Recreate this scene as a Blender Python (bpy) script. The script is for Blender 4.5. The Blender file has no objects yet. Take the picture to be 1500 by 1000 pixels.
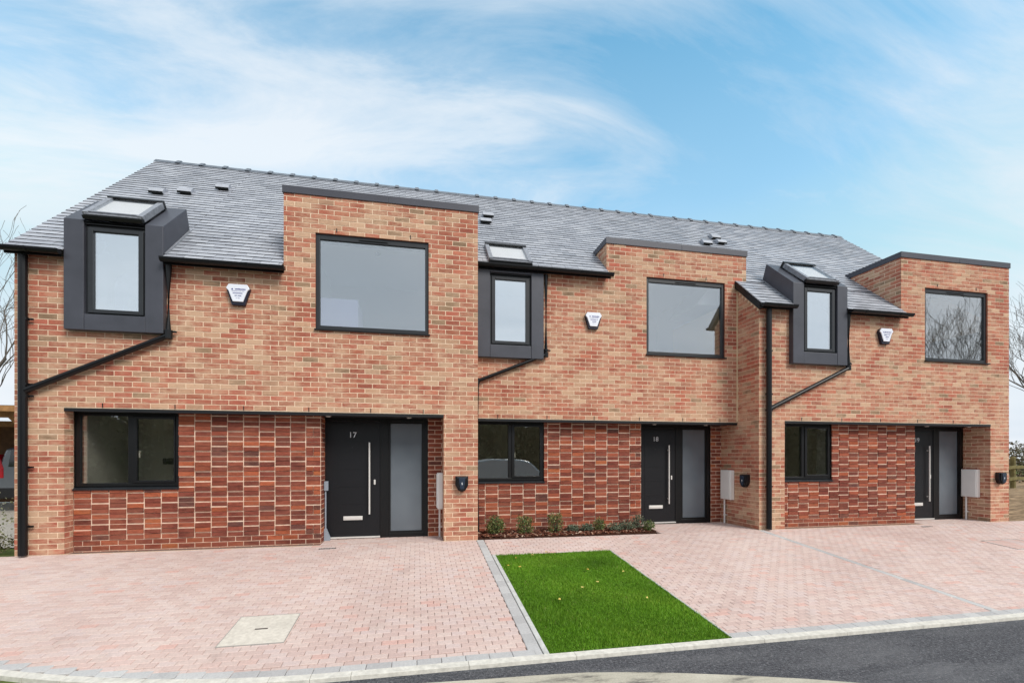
import bpy, bmesh, math, random
from mathutils import Vector, Matrix
from math import radians as R, sin, cos, pi
random.seed(7)
scene = bpy.context.scene
COL = scene.collection

# ------------------------------------------------------------------ helpers
def h01(*a):
    x = 0.0
    for i, k in enumerate(a):
        x += k * (12.9898, 78.233, 37.719, 9.131)[i]
    x = sin(x) * 43758.5453
    return x - math.floor(x)

class MB:
    """collects faces; build() links them as ONE mesh object"""
    def __init__(s): s.v = []; s.f = []; s.m = []; s.r = []
    def face(s, pts, m=0, r=0.0):
        i = len(s.v); s.v.extend(pts); s.f.append(tuple(range(i, i + len(pts)))); s.m.append(m); s.r.append(r)
    def box(s, x0, x1, y0, y1, z0, z1, m=0, r=0.0):
        s.hexa([(x0,y0,z0),(x1,y0,z0),(x1,y1,z0),(x0,y1,z0),(x0,y0,z1),(x1,y0,z1),(x1,y1,z1),(x0,y1,z1)], m, r)
    def hexa(s, p, m=0, r=0.0):
        i = len(s.v); s.v.extend(p)
        for q in ((3,2,1,0),(4,5,6,7),(0,1,5,4),(1,2,6,5),(2,3,7,6),(3,0,4,7)):
            s.f.append(tuple(i + k for k in q)); s.m.append(m); s.r.append(r)
    def prism(s, poly, axis, a0, a1, m=0, r=0.0, mcap=None):
        def P(u, w, a):
            return {'x': (a,u,w), 'y': (u,a,w), 'z': (u,w,a)}[axis]
        n = len(poly); i = len(s.v)
        s.v.extend(P(u,w,a0) for u,w in poly); s.v.extend(P(u,w,a1) for u,w in poly)
        area = sum(poly[k][0]*poly[(k+1)%n][1]-poly[(k+1)%n][0]*poly[k][1] for k in range(n))
        fl = (area > 0) ^ (a1 > a0) ^ (axis == 'y')
        def add(t, mm):
            s.f.append(tuple(t) if not fl else tuple(reversed(t))); s.m.append(mm); s.r.append(r)
        mc = m if mcap is None else mcap
        add([i+k for k in reversed(range(n))], mc); add([i+n+k for k in range(n)], mc)
        for k in range(n):
            add([i+k, i+(k+1)%n, i+n+(k+1)%n, i+n+k], m)
    def tube(s, pts, rad, n=6, m=0, r=0.0, cap=True):
        pts = [Vector(p) for p in pts]
        if not isinstance(rad, (list, tuple)): rad = [rad]*len(pts)
        rings = []
        for k, p in enumerate(pts):
            if k == 0: t = pts[1]-p
            elif k == len(pts)-1: t = p-pts[k-1]
            else: t = (pts[k+1]-p).normalized() + (p-pts[k-1]).normalized()
            t.normalize()
            a = Vector((0,0,1)) if abs(t.z) < .9 else Vector((1,0,0))
            u = t.cross(a).normalized(); w = t.cross(u)
            i = len(s.v); rings.append(i)
            for q in range(n):
                an = 2*pi*q/n
                s.v.append(tuple(p + (u*cos(an)+w*sin(an))*rad[k]))
        for k in range(len(rings)-1):
            for q in range(n):
                a, b = rings[k], rings[k+1]
                s.f.append((a+q, b+q, b+(q+1)%n, a+(q+1)%n)); s.m.append(m); s.r.append(r)
        if cap:
            s.f.append(tuple(rings[0]+q for q in range(n))); s.m.append(m); s.r.append(r)
            s.f.append(tuple(rings[-1]+q for q in reversed(range(n)))); s.m.append(m); s.r.append(r)
    def build(s, name, mats, parent=None, org=None, smooth=False, bevel=0):
        if not isinstance(mats, (list, tuple)): mats = [mats]
        if parent is not None: o3 = Vector(parent['_o'])
        else: o3 = Vector(org) if org else Vector((0,0,0))
        me = bpy.data.meshes.new(name)
        me.from_pydata([tuple(Vector(p)-o3) for p in s.v], [], s.f)
        for mt in mats: me.materials.append(mt)
        me.polygons.foreach_set('material_index', s.m)
        at = me.attributes.new('rnd', 'FLOAT', 'FACE'); at.data.foreach_set('value', s.r)
        if smooth: me.polygons.foreach_set('use_smooth', [True]*len(s.f))
        me.update()
        o = bpy.data.objects.new(name, me); COL.objects.link(o)
        if parent is not None: o.parent = parent
        else: o.location = o3
        o['_o'] = tuple(o3)
        if bevel:
            b = o.modifiers.new('bevel', 'BEVEL'); b.width = bevel; b.segments = 2; b.limit_method = 'ANGLE'
        return o

def tag(o, label=None, cat=None, group=None, kind=None):
    if label: o['label'] = label
    if cat: o['category'] = cat
    if group: o['group'] = group
    if kind: o['kind'] = kind
    return o
def empty(name, loc, label, cat, group=None):
    o = bpy.data.objects.new(name, None); COL.objects.link(o); o.location = loc
    o.empty_display_size = .2; o['_o'] = tuple(loc)
    return tag(o, label, cat, group)

# ------------------------------------------------------------------ materials
class NT:
    def __init__(s, name):
        s.mat = bpy.data.materials.new(name); s.mat.use_nodes = True
        s.t = s.mat.node_tree; s.n = s.t.nodes; s.n.clear()
        s.out = s.n.new('ShaderNodeOutputMaterial')
    def new(s, t, **k):
        n = s.n.new(t)
        for a, b in k.items():
            if hasattr(n, a): setattr(n, a, b)
            else: n.inputs[a].default_value = b
        return n
    def link(s, a, b): s.t.links.new(a, b)
    def coord(s, scale=(1,1,1), out='Object', rot=(0,0,0)):
        tc = s.new('ShaderNodeTexCoord'); mp = s.new('ShaderNodeMapping')
        mp.inputs['Scale'].default_value = scale; mp.inputs['Rotation'].default_value = rot
        s.link(tc.outputs[out], mp.inputs[0]); return mp.outputs[0]
    def noise(s, scale, detail=4, rough=.55, vec=None, dist=0):
        n = s.new('ShaderNodeTexNoise'); n.inputs['Scale'].default_value = scale
        n.inputs['Detail'].default_value = detail; n.inputs['Roughness'].default_value = rough
        n.inputs['Distortion'].default_value = dist
        s.link(vec if vec is not None else s.coord(), n.inputs['Vector']); return n.outputs['Fac']
    def ramp(s, fac, stops, const=False):
        r = s.new('ShaderNodeValToRGB'); e = r.color_ramp
        if const: e.interpolation = 'CONSTANT'
        while len(e.elements) < len(stops): e.elements.new(.5)
        for el, (p, c) in zip(e.elements, stops):
            el.position = p; el.color = (c, c, c, 1) if isinstance(c, (int, float)) else (*c, 1)
        s.link(fac, r.inputs[0]); return r.outputs[0]
    def mix(s, fac, a, b, mode='MIX'):
        m = s.new('ShaderNodeMix', data_type='RGBA'); m.blend_type = mode
        for sock, v in ((m.inputs[0], fac), (m.inputs[6], a), (m.inputs[7], b)):
            if isinstance(v, (int, float)): sock.default_value = v
            elif isinstance(v, tuple): sock.default_value = (*v, 1)
            else: s.link(v, sock)
        return m.outputs[2]
    def math(s, op, a, b=0.0, clamp=False):
        m = s.new('ShaderNodeMath', operation=op); m.use_clamp = clamp
        for sock, v in zip(m.inputs, (a, b)):
            if isinstance(v, (int, float)): sock.default_value = v
            else: s.link(v, sock)
        return m.outputs[0]
    def attr(s, name='rnd'):
        a = s.new('ShaderNodeAttribute', attribute_name=name); return a.outputs['Fac']
    def bsdf(s, col, rough=.6, metal=0, spec=.5, bump=None, bd=.01, bs=.6):
        b = s.new('ShaderNodeBsdfPrincipled')
        for k, v in (('Base Color', col), ('Roughness', rough), ('Metallic', metal), ('Specular IOR Level', spec)):
            if isinstance(v, tuple): b.inputs[k].default_value = (*v, 1)
            elif isinstance(v, (int, float)): b.inputs[k].default_value = v
            else: s.link(v, b.inputs[k])
        if bump is not None:
            bp = s.new('ShaderNodeBump'); bp.inputs['Distance'].default_value = bd; bp.inputs['Strength'].default_value = bs
            s.link(bump, bp.inputs['Height']); s.link(bp.outputs[0], b.inputs['Normal'])
        s.link(b.outputs[0], s.out.inputs[0]); return b

def srgb(r, g, b, k=1.0):
    f = lambda c: (c/12.92 if c <= .04045 else ((c+.055)/1.055)**2.4)*k
    return (f(r/255), f(g/255), f(b/255))

M = {}
def simple(name, col, rough=.5, metal=0, spec=.5, nscale=None, namt=.15, bump=0):
    t = NT(name)
    c = col
    nz = None
    if nscale:
        nz = t.noise(nscale, 5)
        dark = tuple(x*(1-namt*1.6) for x in col); lite = tuple(min(1, x*(1+namt)) for x in col)
        c = t.ramp(nz, [(.3, dark), (.7, lite)])
    t.bsdf(c, rough, metal, spec, nz if bump else None, bump or .01)
    M[name] = t.mat; return t.mat

def brick_material(name, pal, wash, wash_amt, k, drag=False):
    t = NT(name); r = t.attr()
    base = t.ramp(r, pal, const=True)
    r2 = t.math('FRACT', t.math('MULTIPLY', r, 17.31))
    base = t.mix(t.math('MULTIPLY', t.math('SUBTRACT', r2, .5), .5), base, (1,1,1), 'ADD') if False else base
    v = t.ramp(r2, [(0, .80), (1, 1.14)])
    base = t.mix(1.0, base, v, 'MULTIPLY')
    fine = t.noise(26, 7, .75, t.coord((.8,.8,1.8)))
    base = t.mix(1.0, base, t.ramp(fine, [(.25, .58), (.5, 1.0), (.8, 1.25)]), 'MULTIPLY')
    if drag: base = t.mix(1.0, base, t.ramp(t.noise(11, 6, .8, t.coord((.5,.5,4))), [(.34, .50), (.5, 1.0), (.72, 1.25)]), 'MULTIPLY')
    big = t.noise(1.3, 6, .68)
    streak = t.noise(7, 6, .75, t.coord((.6,.6,1.8)))
    m = t.math('MULTIPLY', t.ramp(big, [(.40, .15), (.57, 1)]), t.ramp(streak, [(.36, .0), (.60, 1)]))
    base = t.mix(t.math('MULTIPLY', m, wash_amt), base, wash)
    t.bsdf(base, .88, 0, .25, fine, .004, .7)
    M[name] = t.mat
brick_material('facing_brick', [(0, srgb(176,100,80)), (.20, srgb(166,90,73)), (.38, srgb(184,109,87)), (.52, srgb(192,151,123)),
    (.60, srgb(172,102,80)), (.72, srgb(184,143,117)), (.79, srgb(142,116,92)), (.83, srgb(178,98,80)), (.93, srgb(200,164,136))],
    srgb(207,171,142), .92, 1)
brick_material('red_brick', [(0, srgb(138,72,57)), (.20, srgb(124,64,53)), (.38, srgb(154,82,61)), (.54, srgb(118,64,54)), (.66, srgb(166,88,60)),
    (.74, srgb(138,70,55)), (.86, srgb(100,64,58)), (.94, srgb(174,98,62))], srgb(176,112,88), .45, 1, True)
t = NT('mortar'); nz = t.noise(25, 5)
t.bsdf(t.ramp(nz, [(.3, srgb(228,201,172)), (.7, srgb(243,222,196))]), .95, 0, .1, nz, .003); M['mortar'] = t.mat
t = NT('red_mortar'); nz = t.noise(14, 5)
t.bsdf(t.ramp(nz, [(.3, srgb(224,190,166)), (.7, srgb(246,222,200))]), .95, 0, .1, nz, .003); M['red_mortar'] = t.mat

t = NT('slate'); r = t.attr(); nz = t.noise(14, 6, .65); big = t.noise(.8, 3)
c = t.ramp(r, [(0, srgb(156,159,167)), (.5, srgb(169,172,180)), (1, srgb(182,185,192))])
c = t.mix(1.0, c, t.ramp(nz, [(.3, .86), (.7, 1.08)]), 'MULTIPLY')
c = t.mix(1.0, c, t.ramp(big, [(.3, .86), (.7, 1.1)]), 'MULTIPLY')
t.bsdf(c, t.ramp(r, [(0, .36), (1, .52)]), 0, .62, nz, .003, .5); M['slate'] = t.mat
simple('slate_tail_shade', srgb(66,68,75), .7)  # dark tail faces: the shadow under each course is put into the colour
simple('ridge_tile', srgb(104,112,122), .5, 0, .5, 9, .2)
t = NT('zinc_cladding'); nz = t.noise(3, 3)
t.bsdf(t.ramp(nz, [(.3, srgb(64,66,74)), (.7, srgb(74,76,85))]), .42, .1, .5); M['zinc_cladding'] = t.mat
simple('frame_grey', srgb(38,41,45), .38, 0, .5, 6, .1)
simple('frame_black', srgb(19,20,22), .4, 0, .4)
simple('door_black', srgb(25,26,30), .42, 0, .4, 30, .06)
simple('gutter_black', srgb(17,18,21), .38, 0, .35)
simple('coping_grey', srgb(70,71,80), .45, .1, .5, 2, .08)
simple('lintel_grey', srgb(27,28,31), .5, 0, .4)
simple('soffit_grey', srgb(34,35,37), .6)
simple('brushed_steel', srgb(232,230,226), .42, .25)
simple('white_plastic', srgb(238,236,233), .45, 0, .4, 3, .03)
simple('alarm_white', srgb(236,240,250), .35)
simple('alarm_navy', srgb(18,20,42), .35)
simple('label_blue', srgb(70,72,140), .6)
simple('charger_black', srgb(22,23,28), .3)
simple('charger_panel', srgb(48,58,74), .25)
simple('white_mark', srgb(230,235,240), .5)
simple('conduit_grey', srgb(150,160,172), .5)
simple('flashing', srgb(150,153,160), .42, .3, .5, 20, .2)
simple('room_wall', (.78,.77,.74), .9); simple('room_floor', (.36,.30,.24), .7)
simple('room_dim', (.84,.81,.75), .9)
simple('lavender_wall', srgb(146,150,190), .8); simple('pale_grey', srgb(190,190,190), .6)
t = NT('reflection_white'); d1 = t.new('ShaderNodeBsdfDiffuse'); d1.inputs[0].default_value = (.92,.92,.92,1)  # white of the rooflights' sky reflection, put into a sheet
d2 = t.new('ShaderNodeBsdfTranslucent'); d2.inputs[0].default_value = (.9,.9,.9,1); mx = t.new('ShaderNodeMixShader'); mx.inputs[0].default_value = .45  # translucent, to let daylight brighten the dormer rooms
t.link(d1.outputs[0], mx.inputs[1]); t.link(d2.outputs[0], mx.inputs[2]); t.link(mx.outputs[0], t.out.inputs[0]); M['reflection_white'] = t.mat
simple('silver_paint', srgb(196,200,204), .3, .3); simple('dark_socket', (.02,.02,.02), .4)
simple('cream_paint', srgb(226,206,170), .7)

def glass(name, refl, tint=(1,1,1), rough=0.0, edge=1.0):
    t = NT(name); lw = t.new('ShaderNodeLayerWeight'); lw.inputs[0].default_value = .5
    p = t.math('POWER', lw.outputs['Facing'], 4.0)
    f = t.math('ADD', t.math('MULTIPLY', p, (1-refl)*edge), refl, True)
    tr = t.new('ShaderNodeBsdfTransparent'); tr.inputs[0].default_value = (*tint, 1)
    gl = t.new('ShaderNodeBsdfGlossy'); gl.inputs['Roughness'].default_value = rough; gl.inputs[0].default_value = (.93,.97,1,1)
    mx = t.new('ShaderNodeMixShader'); t.link(f, mx.inputs[0]); t.link(tr.outputs[0], mx.inputs[1]); t.link(gl.outputs[0], mx.inputs[2])
    t.link(mx.outputs[0], t.out.inputs[0]); M[name] = t.mat
glass('glass_upper', .30); glass('glass_lower', .19, (.9,.9,.86)); glass('glass_dormer', .66, (.94,.98,1)); glass('glass_rooflight', .10, (1,1,1), 0.0, .12)
t = NT('glass_frosted'); nz = t.noise(1.3, 2)
b = t.bsdf(t.ramp(nz, [(.3, srgb(96,104,112)), (.7, srgb(116,124,132))]), .22, 0, .6); M['glass_frosted'] = t.mat

def paver_material(name, pal):
    t = NT(name); r = t.attr(); c = t.ramp(r, pal)
    nz = t.noise(60, 5, .7); big = t.noise(.55, 4, .6)
    c = t.mix(1.0, c, t.ramp(nz, [(.25, .8), (.75, 1.12)]), 'MULTIPLY')
    c = t.mix(1.0, c, t.ramp(big, [(.3, (.88,.85,.85)), (.7, (1.04,1.04,1.04))]), 'MULTIPLY')
    st = t.noise(2.6, 6, .7, t.coord((1,.6,1)))
    c = t.mix(1.0, c, t.ramp(st, [(.28, .84), (.42, 1.0), (.66, 1.0), (.78, 1.07)]), 'MULTIPLY')
    t.bsdf(c, .85, 0, .3, nz, .003, .5); M[name] = t.mat
paver_material('pink_paver', [(0, srgb(206,182,174)), (.3, srgb(212,189,180)), (.55, srgb(217,197,188)), (.8, srgb(214,195,189)), (.93, srgb(214,186,176)), (1, srgb(216,178,167))])
paver_material('grey_paver', [(0, srgb(184,184,183)), (.5, srgb(193,193,192)), (1, srgb(202,202,200))])
simple('jointing_sand', srgb(130,112,102), .95, 0, .1, 40, .2)
simple('kerb_concrete', srgb(216,212,202), .85, 0, .3, 22, .12, .003)
simple('edging_concrete', srgb(200,200,196), .85, 0, .3, 18, .12, .003)
t = NT('asphalt'); f1 = t.noise(42, 6, .9); f2 = t.noise(1.6, 6, .7, t.coord((.5,1.6,1))); f3 = t.noise(70, 4, .85)
c = t.ramp(f1, [(.36, (.022,.023,.028)), (.49, (.065,.067,.076)), (.60, (.15,.15,.16)), (.68, (.36,.36,.37))])
c = t.mix(t.math('MULTIPLY', t.ramp(f2, [(.48, 0), (.70, 1)]), .45), c, (.23,.23,.237))
c = t.mix(t.math('MULTIPLY', t.ramp(f3, [(.60, 0), (.66, 1)]), .75), c, (.50,.50,.50))
t.bsdf(c, .8, 0, .35, f1, .008, 1.0); M['asphalt'] = t.mat
t = NT('worn_concrete'); f1 = t.noise(3.2, 7, .7, t.coord((.6,2,1))); f2 = t.noise(70, 4, .7)
c = t.ramp(f1, [(.34, srgb(116,112,106)), (.46, srgb(186,180,164)), (.7, srgb(206,200,184))])
c = t.mix(1.0, c, t.ramp(f2, [(.3, .82), (.7, 1.08)]), 'MULTIPLY'); t.bsdf(c, .9, 0, .2, f2, .005); M['worn_concrete'] = t.mat
t = NT('manhole_concrete'); f1 = t.noise(24, 6, .7, t.coord((1,1,1))); f2 = t.noise(2.5, 3)
c = t.mix(1.0, t.ramp(f1, [(.3, srgb(198,190,178)), (.7, srgb(228,221,208))]), t.ramp(f2, [(.3, .9), (.7, 1.05)]), 'MULTIPLY')
t.bsdf(c, .85, 0, .3, f1, .003); M['manhole_concrete'] = t.mat
simple('galvanised', srgb(176,175,170), .5, .3); simple('grate_iron', srgb(96,88,86), .6, .3)

t = NT('grass_blade'); r = t.attr(); big = t.noise(1.7, 3)
c = t.ramp(r, [(0, (.085,.20,.012)), (.45, (.145,.325,.016)), (.8, (.20,.39,.028)), (.97, (.29,.44,.04)), (1, (.36,.33,.12))])
c = t.mix(1.0, c, t.ramp(big, [(.3, .78), (.7, 1.15)]), 'MULTIPLY')
b = t.bsdf(c, .55, 0, .3); b.inputs['Subsurface Weight'].default_value = 0; M['grass_blade'] = t.mat
simple('lawn_soil', srgb(66,98,20), .95, 0, .1, 25, .3)
simple('soil', srgb(152,130,104), .95, 0, .1, 6, .35, .02)
simple('bed_soil', srgb(70,46,36), .95, 0, .1, 20, .3)
t = NT('bark_chip'); r = t.attr()
t.bsdf(t.ramp(r, [(0, srgb(60,34,28)), (.5, srgb(112,64,48)), (.85, srgb(150,104,82)), (1, srgb(214,190,168))]), .9, 0, .2); M['bark_chip'] = t.mat
def leaf_mat(name, pal):
    t = NT(name); r = t.attr(); t.bsdf(t.ramp(r, pal), .55, 0, .35); M[name] = t.mat
leaf_mat('shrub_leaf', [(0, (.03,.055,.018)), (.4, (.075,.12,.03)), (.75, (.15,.19,.05)), (1, (.34,.33,.14))])
leaf_mat('sage_leaf', [(0, (.05,.075,.045)), (.5, (.11,.145,.09)), (1, (.24,.27,.18))])
leaf_mat('hedge_leaf', [(0, (.06,.05,.03)), (.4, (.13,.105,.06)), (.7, (.2,.16,.10)), (1, (.12,.14,.05))])
leaf_mat('ivy_leaf', [(0, (.06,.062,.028)), (.6, (.12,.12,.055)), (1, (.2,.18,.10))])
leaf_mat('pale_leaf', [(0, (.16,.18,.10)), (.6, (.34,.36,.22)), (1, (.5,.48,.34))])
leaf_mat('yellow_leaf', [(0, srgb(190,160,60)), (1, srgb(226,206,120))])
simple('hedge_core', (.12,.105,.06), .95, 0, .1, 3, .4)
simple('bark', srgb(106,96,88), .9, 0, .2, 12, .25, .01); simple('twig', srgb(98,90,82), .9)
simple('timber', srgb(158,118,76), .75, 0, .3, 8, .2); simple('timber_dark', srgb(96,68,44), .8, 0, .3, 8, .2)
simple('fence_wood', srgb(124,116,78), .85, 0, .2, 9, .25); simple('gravel', srgb(196,190,178), .95, 0, .2, 45, .3, .02)
simple('carport_felt', srgb(70,78,98), .7)
simple('car_paint', srgb(120,124,130), .25, .6); simple('car_dark', srgb(20,20,22), .6); simple('tail_red', srgb(190,20,34), .2)
simple('car_glass', srgb(30,36,42), .05, 0, .8); simple('tyre', (.02,.02,.02), .85); simple('rim', srgb(150,150,152), .3, .9)
simple('field_grass', srgb(92,104,54), .95, 0, .1, 3, .35)

# ------------------------------------------------------------------ world, sun, camera
world = bpy.data.worlds.new('World'); scene.world = world; world.use_nodes = True
wt = world.node_tree; wn = wt.nodes; wn.clear()
SUN_EL, SUN_AZ = R(42), math.atan2(.55, -.80)   # azimuth measured from +Y towards +X
class WT(NT):
    def __init__(s): s.t = wt; s.n = wn; s.out = wn.new('ShaderNodeOutputWorld')
#SKY0
def build_sky(ox=2.0, oy=4.0, o2=7.7, o3=1.3):
    w = WT()
    sky = w.new('ShaderNodeTexSky', sky_type='NISHITA'); sky.sun_disc = False
    sky.sun_elevation = SUN_EL; sky.sun_rotation = SUN_AZ; sky.air_density = 1.0; sky.dust_density = .6; sky.ozone_density = 2.5
    tc = w.new('ShaderNodeTexCoord'); sep = w.new('ShaderNodeSeparateXYZ'); w.link(tc.outputs['Generated'], sep.inputs[0])
    zc = w.math('MAXIMUM', sep.outputs[2], 0.0)
    inv = w.math('DIVIDE', 1.0, w.math('ADD', zc, .22))
    cmb = w.new('ShaderNodeCombineXYZ'); w.link(w.math('MULTIPLY', sep.outputs[0], inv), cmb.inputs[0]); w.link(w.math('MULTIPLY', sep.outputs[1], inv), cmb.inputs[1])
    def wmap(rot, sc, loc):
        mp = w.new('ShaderNodeMapping'); mp.inputs['Rotation'].default_value = (0,0,rot); mp.inputs['Scale'].default_value = sc
        mp.inputs['Location'].default_value = loc; w.link(cmb.outputs[0], mp.inputs[0]); return mp.outputs[0]
    n1 = w.noise(1.0, 6, .50, wmap(R(8), (.55,1.7,1), (ox,oy,0)), .7)       # broad soft bands
    n2 = w.noise(.8, 3, .5, wmap(R(-10), (.9,1.2,1), (o2,2.2,0)), .3)       # large cover
    n3 = w.noise(2.6, 9, .64, wmap(R(11), (.42,1.5,1), (o3,5.2,0)), 1.1)  # fine wisps
    cl = w.math('ADD', w.math('MULTIPLY', n1, .42), w.math('ADD', w.math('MULTIPLY', n2, .30), w.math('MULTIPLY', n3, .52)))
    cl = w.ramp(cl, [(.52, 0), (.60, .26), (.67, .60), (.76, .88)])
    hz = w.ramp(sep.outputs[2], [(0.0, .98), (.14, .92), (.30, .64), (.46, .30), (.66, .06), (.76, .35), (.9, .97)])  # last stops add cloud overhead, out of view, to raise the light
    mask = w.math('SUBTRACT', 1.0, w.math('MULTIPLY', w.math('SUBTRACT', 1.0, cl), w.math('SUBTRACT', 1.0, hz)))
    mask = w.math('MAXIMUM', w.math('ADD', w.math('MULTIPLY', mask, .93), .04), w.math('MULTIPLY', w.ramp(w.math('ADD', w.math('MULTIPLY', sep.outputs[1], -1.0), w.math('MULTIPLY', n1, .5)), [(.15, 0), (.5, .97)]), 1.0))  # extra cloud added behind the camera, also for more light
    skyc = w.mix(1.0, sky.outputs[0], (.075,.166,.152), 'MULTIPLY')
    skyc = w.mix(1.0, skyc, (.345,.43,.495), 'DARKEN')
    cloud = w.mix(w.ramp(n2, [(.3, 0), (.7, 1)]), (.385,.43,.48), (.52,.535,.55))
    behind = w.ramp(w.math('MULTIPLY', sep.outputs[1], -1.0), [(.05, 0), (.4, 1)])
    cloud = w.mix(w.math('MULTIPLY', behind, w.ramp(w.math('ADD', w.math('MULTIPLY', n1, .6), w.math('MULTIPLY', n3, .4)), [(.36, 1), (.60, 0)])), cloud, (.37,.405,.445))
    bg = w.new('ShaderNodeBackground'); bg.inputs[1].default_value = 1.0; w.link(w.mix(mask, skyc, cloud), bg.inputs[0]); w.link(bg.outputs[0], w.out.inputs[0])
#SKY1
build_sky(3.3, 12.2, 8.8, 7.7)

sd = bpy.data.lights.new('sun', 'SUN'); sd.energy = 1.5; sd.angle = R(24); sd.color = (1, .95, .88)
so = bpy.data.objects.new('sun', sd); COL.objects.link(so)
sv = Vector((sin(SUN_AZ)*cos(SUN_EL), cos(SUN_AZ)*cos(SUN_EL), sin(SUN_EL)))
so.rotation_euler = sv.to_track_quat('Z', 'Y').to_euler()

cam = bpy.data.cameras.new('camera'); co = bpy.data.objects.new('camera', cam); COL.objects.link(co)
cam.sensor_width = 36; cam.lens = 685/1500*36; cam.shift_y = 170/1500; cam.clip_start = .05; cam.clip_end = 2000
co.location = (0, -7.54, 1.33); co.rotation_euler = (R(90), 0, -R(11.5)); scene.camera = co
scene.view_settings.view_transform = 'Standard'; scene.view_settings.look = 'None'
scene.view_settings.exposure = 0.9; scene.view_settings.gamma = 1

# ------------------------------------------------------------------ ground
GS = .095
def gz(y): return GS*y if y < 0 else 0.0
ROAD_Z = -.385
def kerb_y(x): return -3.68 + (.072*(x+.6)**2 if x < -.6 else 0)

m = MB()
for (x0, x1, y0, y1, z0, z1) in ((-200,200,-3.9,0,-.40,-.05), (-200,200,0,9,-.05,-.05), (-200,200,9,400,-.05,-.05), (-200,200,-200,-3.9,-.42,-.40)):
    m.face([(x0,y0,z0),(x1,y0,z0),(x1,y1,z1),(x0,y1,z1)])
tag(m.build('ground', M['field_grass']), kind='structure')
m = MB(); m.face([(-120,-12.5,ROAD_Z),(120,-12.5,ROAD_Z),(120,-3.70,ROAD_Z),(-120,-3.70,ROAD_Z)])
m.face([(-40,-3.70,ROAD_Z),(-.5,-3.70,ROAD_Z),(-4.2,-2.6,ROAD_Z+.06),(-40,-1.2,ROAD_Z+.2)])
tag(m.build('road', M['asphalt']), kind='structure')

# block paved driveway: every block modelled, one structure
LAWN = (1.115, 2.878, -3.68, -.848)
STRIPS = ((.945, 1.062), (6.155, 6.25))
BED = [(.98,.78),(.98,.045),(2.0,.06),(2.9,.065),(4.18,.0),(4.25,.78)]
def spans(y0, y1):
    """x intervals that are paved for one row of blocks"""
    ym = (y0+y1)/2
    if ym > -.005:
        out = []
        if ym < .50: out += [(-1.455, .415), (9.97, 11.676)]
        out += [(4.225, 6.178)] if ym > .03 else []
        return out if ym < 1.1 else [(4.225, 6.178)][:0]
    iv = [(-9, 20)]
    cuts = [STRIPS[0], STRIPS[1]]
    if y1 < LAWN[3]+.001: cuts.append((LAWN[0]-.12, LAWN[1]+.022))
    for c0, c1 in cuts:
        nv = []
        for p, q in iv:
            if c1 <= p or c0 >= q: nv.append((p, q)); continue
            if c0 > p: nv.append((p, c0))
            if c1 < q: nv.append((c1, q))
        iv = nv
    return iv
PL, PW = .138, .0762
m = MB()
def paver(m, x0, x1, y0, y1, r, mi=0, up=0.0):
    g = .0018; c = .005; e = random.uniform(-.0012, .0012)+up
    x0 += g; x1 -= g; y0 += g; y1 -= g
    t = [(x0+c, y0+c), (x1-c, y0+c), (x1-c, y1-c), (x0+c, y1-c)]; b = [(x0, y0), (x1, y0), (x1, y1), (x0, y1)]
    T = [(x, y, gz(y)+e) for x, y in t]; B = [(x, y, gz(y)+e-.004) for x, y in b]; D = [(x, y, gz(y)-.02) for x, y in b]
    i = len(m.v); m.v.extend(T+B+D)
    fs = [(0,1,2,3)]+[(4+k, 4+(k+1)%4, (k+1)%4, k) for k in range(4)]+[(8+k, 8+(k+1)%4, 4+(k+1)%4, 4+k) for k in range(4)]
    for f in fs: m.f.append(tuple(i+q for q in f)); m.m.append(mi); m.r.append(r)
row = 0; y = LAWN[3]-36*PW
while y < 1.1:
    y1 = y+PW
    if y < 0 < y1: y1 = 0
    for (sa, sb) in spans(y, y1):
        x = math.floor((sa+9)/PL)*PL-9-PL+(row % 2)*PL/2
        while x < sb:
            xa, xb = max(x, sa), min(x+PL, sb)
            kk = kerb_y((xa+xb)/2)
            if xb-xa > .012 and y1 > kk+.095 and y > kk:
                cl_ = .5+.5*sin(x*1.3+2*sin(y*2.1))
                r = random.random()*.86 + .1*cl_
                if random.random() < .045: r = random.uniform(.93, 1)
                paver(m, xa, xb, y, y1, min(r, 1), 0, -.004 if y < kk+.1 else 0)
            x += PL
    y = y1; row += 1
for a, b in ((-6.4, LAWN[0]-.11), (LAWN[1]+.022, 20)):       # grey header course by the kerb
    x = a
    while x < b:
        yk = kerb_y(x+.1)
        paver(m, x, min(x+.2, b), yk+.002, yk+.10, random.random(), 1, .0015); x += .2
for a, b in STRIPS:                                       # grey divider strips
    y = -3.675 if a < 2 else -3.58
    while y < -.02:
        paver(m, a, b, y, min(y+.2, -.005), random.random(), 1); y += .2
def sheet(m, x0, x1, y0, y1, off, mi):
    m.face([(x0,y0,gz(y0)+off),(x1,y0,gz(y0)+off),(x1,y1,gz(y1)+off),(x0,y1,gz(y1)+off)], mi)
n = 60
for i in range(n):                                        # jointing bed under the blocks
    xa, xb = -9+i*(8.4/n), -9+(i+1)*(8.4/n)
    m.face([(xa,kerb_y(xa),gz(kerb_y(xa))-.012),(xb,kerb_y(xb),gz(kerb_y(xb))-.012),(xb,0,-.012),(xa,0,-.012)] if kerb_y(xa) < 0 else [(xa,-.1,-.02),(xb,-.1,-.02),(xb,0,-.012),(xa,0,-.012)], 2)
sheet(m, -.6, 20, -3.68, 0, -.012, 2); sheet(m, -5, 12, 0, 1.15, -.012, 2)
tag(m.build('driveway', [M['pink_paver'], M['grey_paver'], M['jointing_sand']]), kind='structure')

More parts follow.
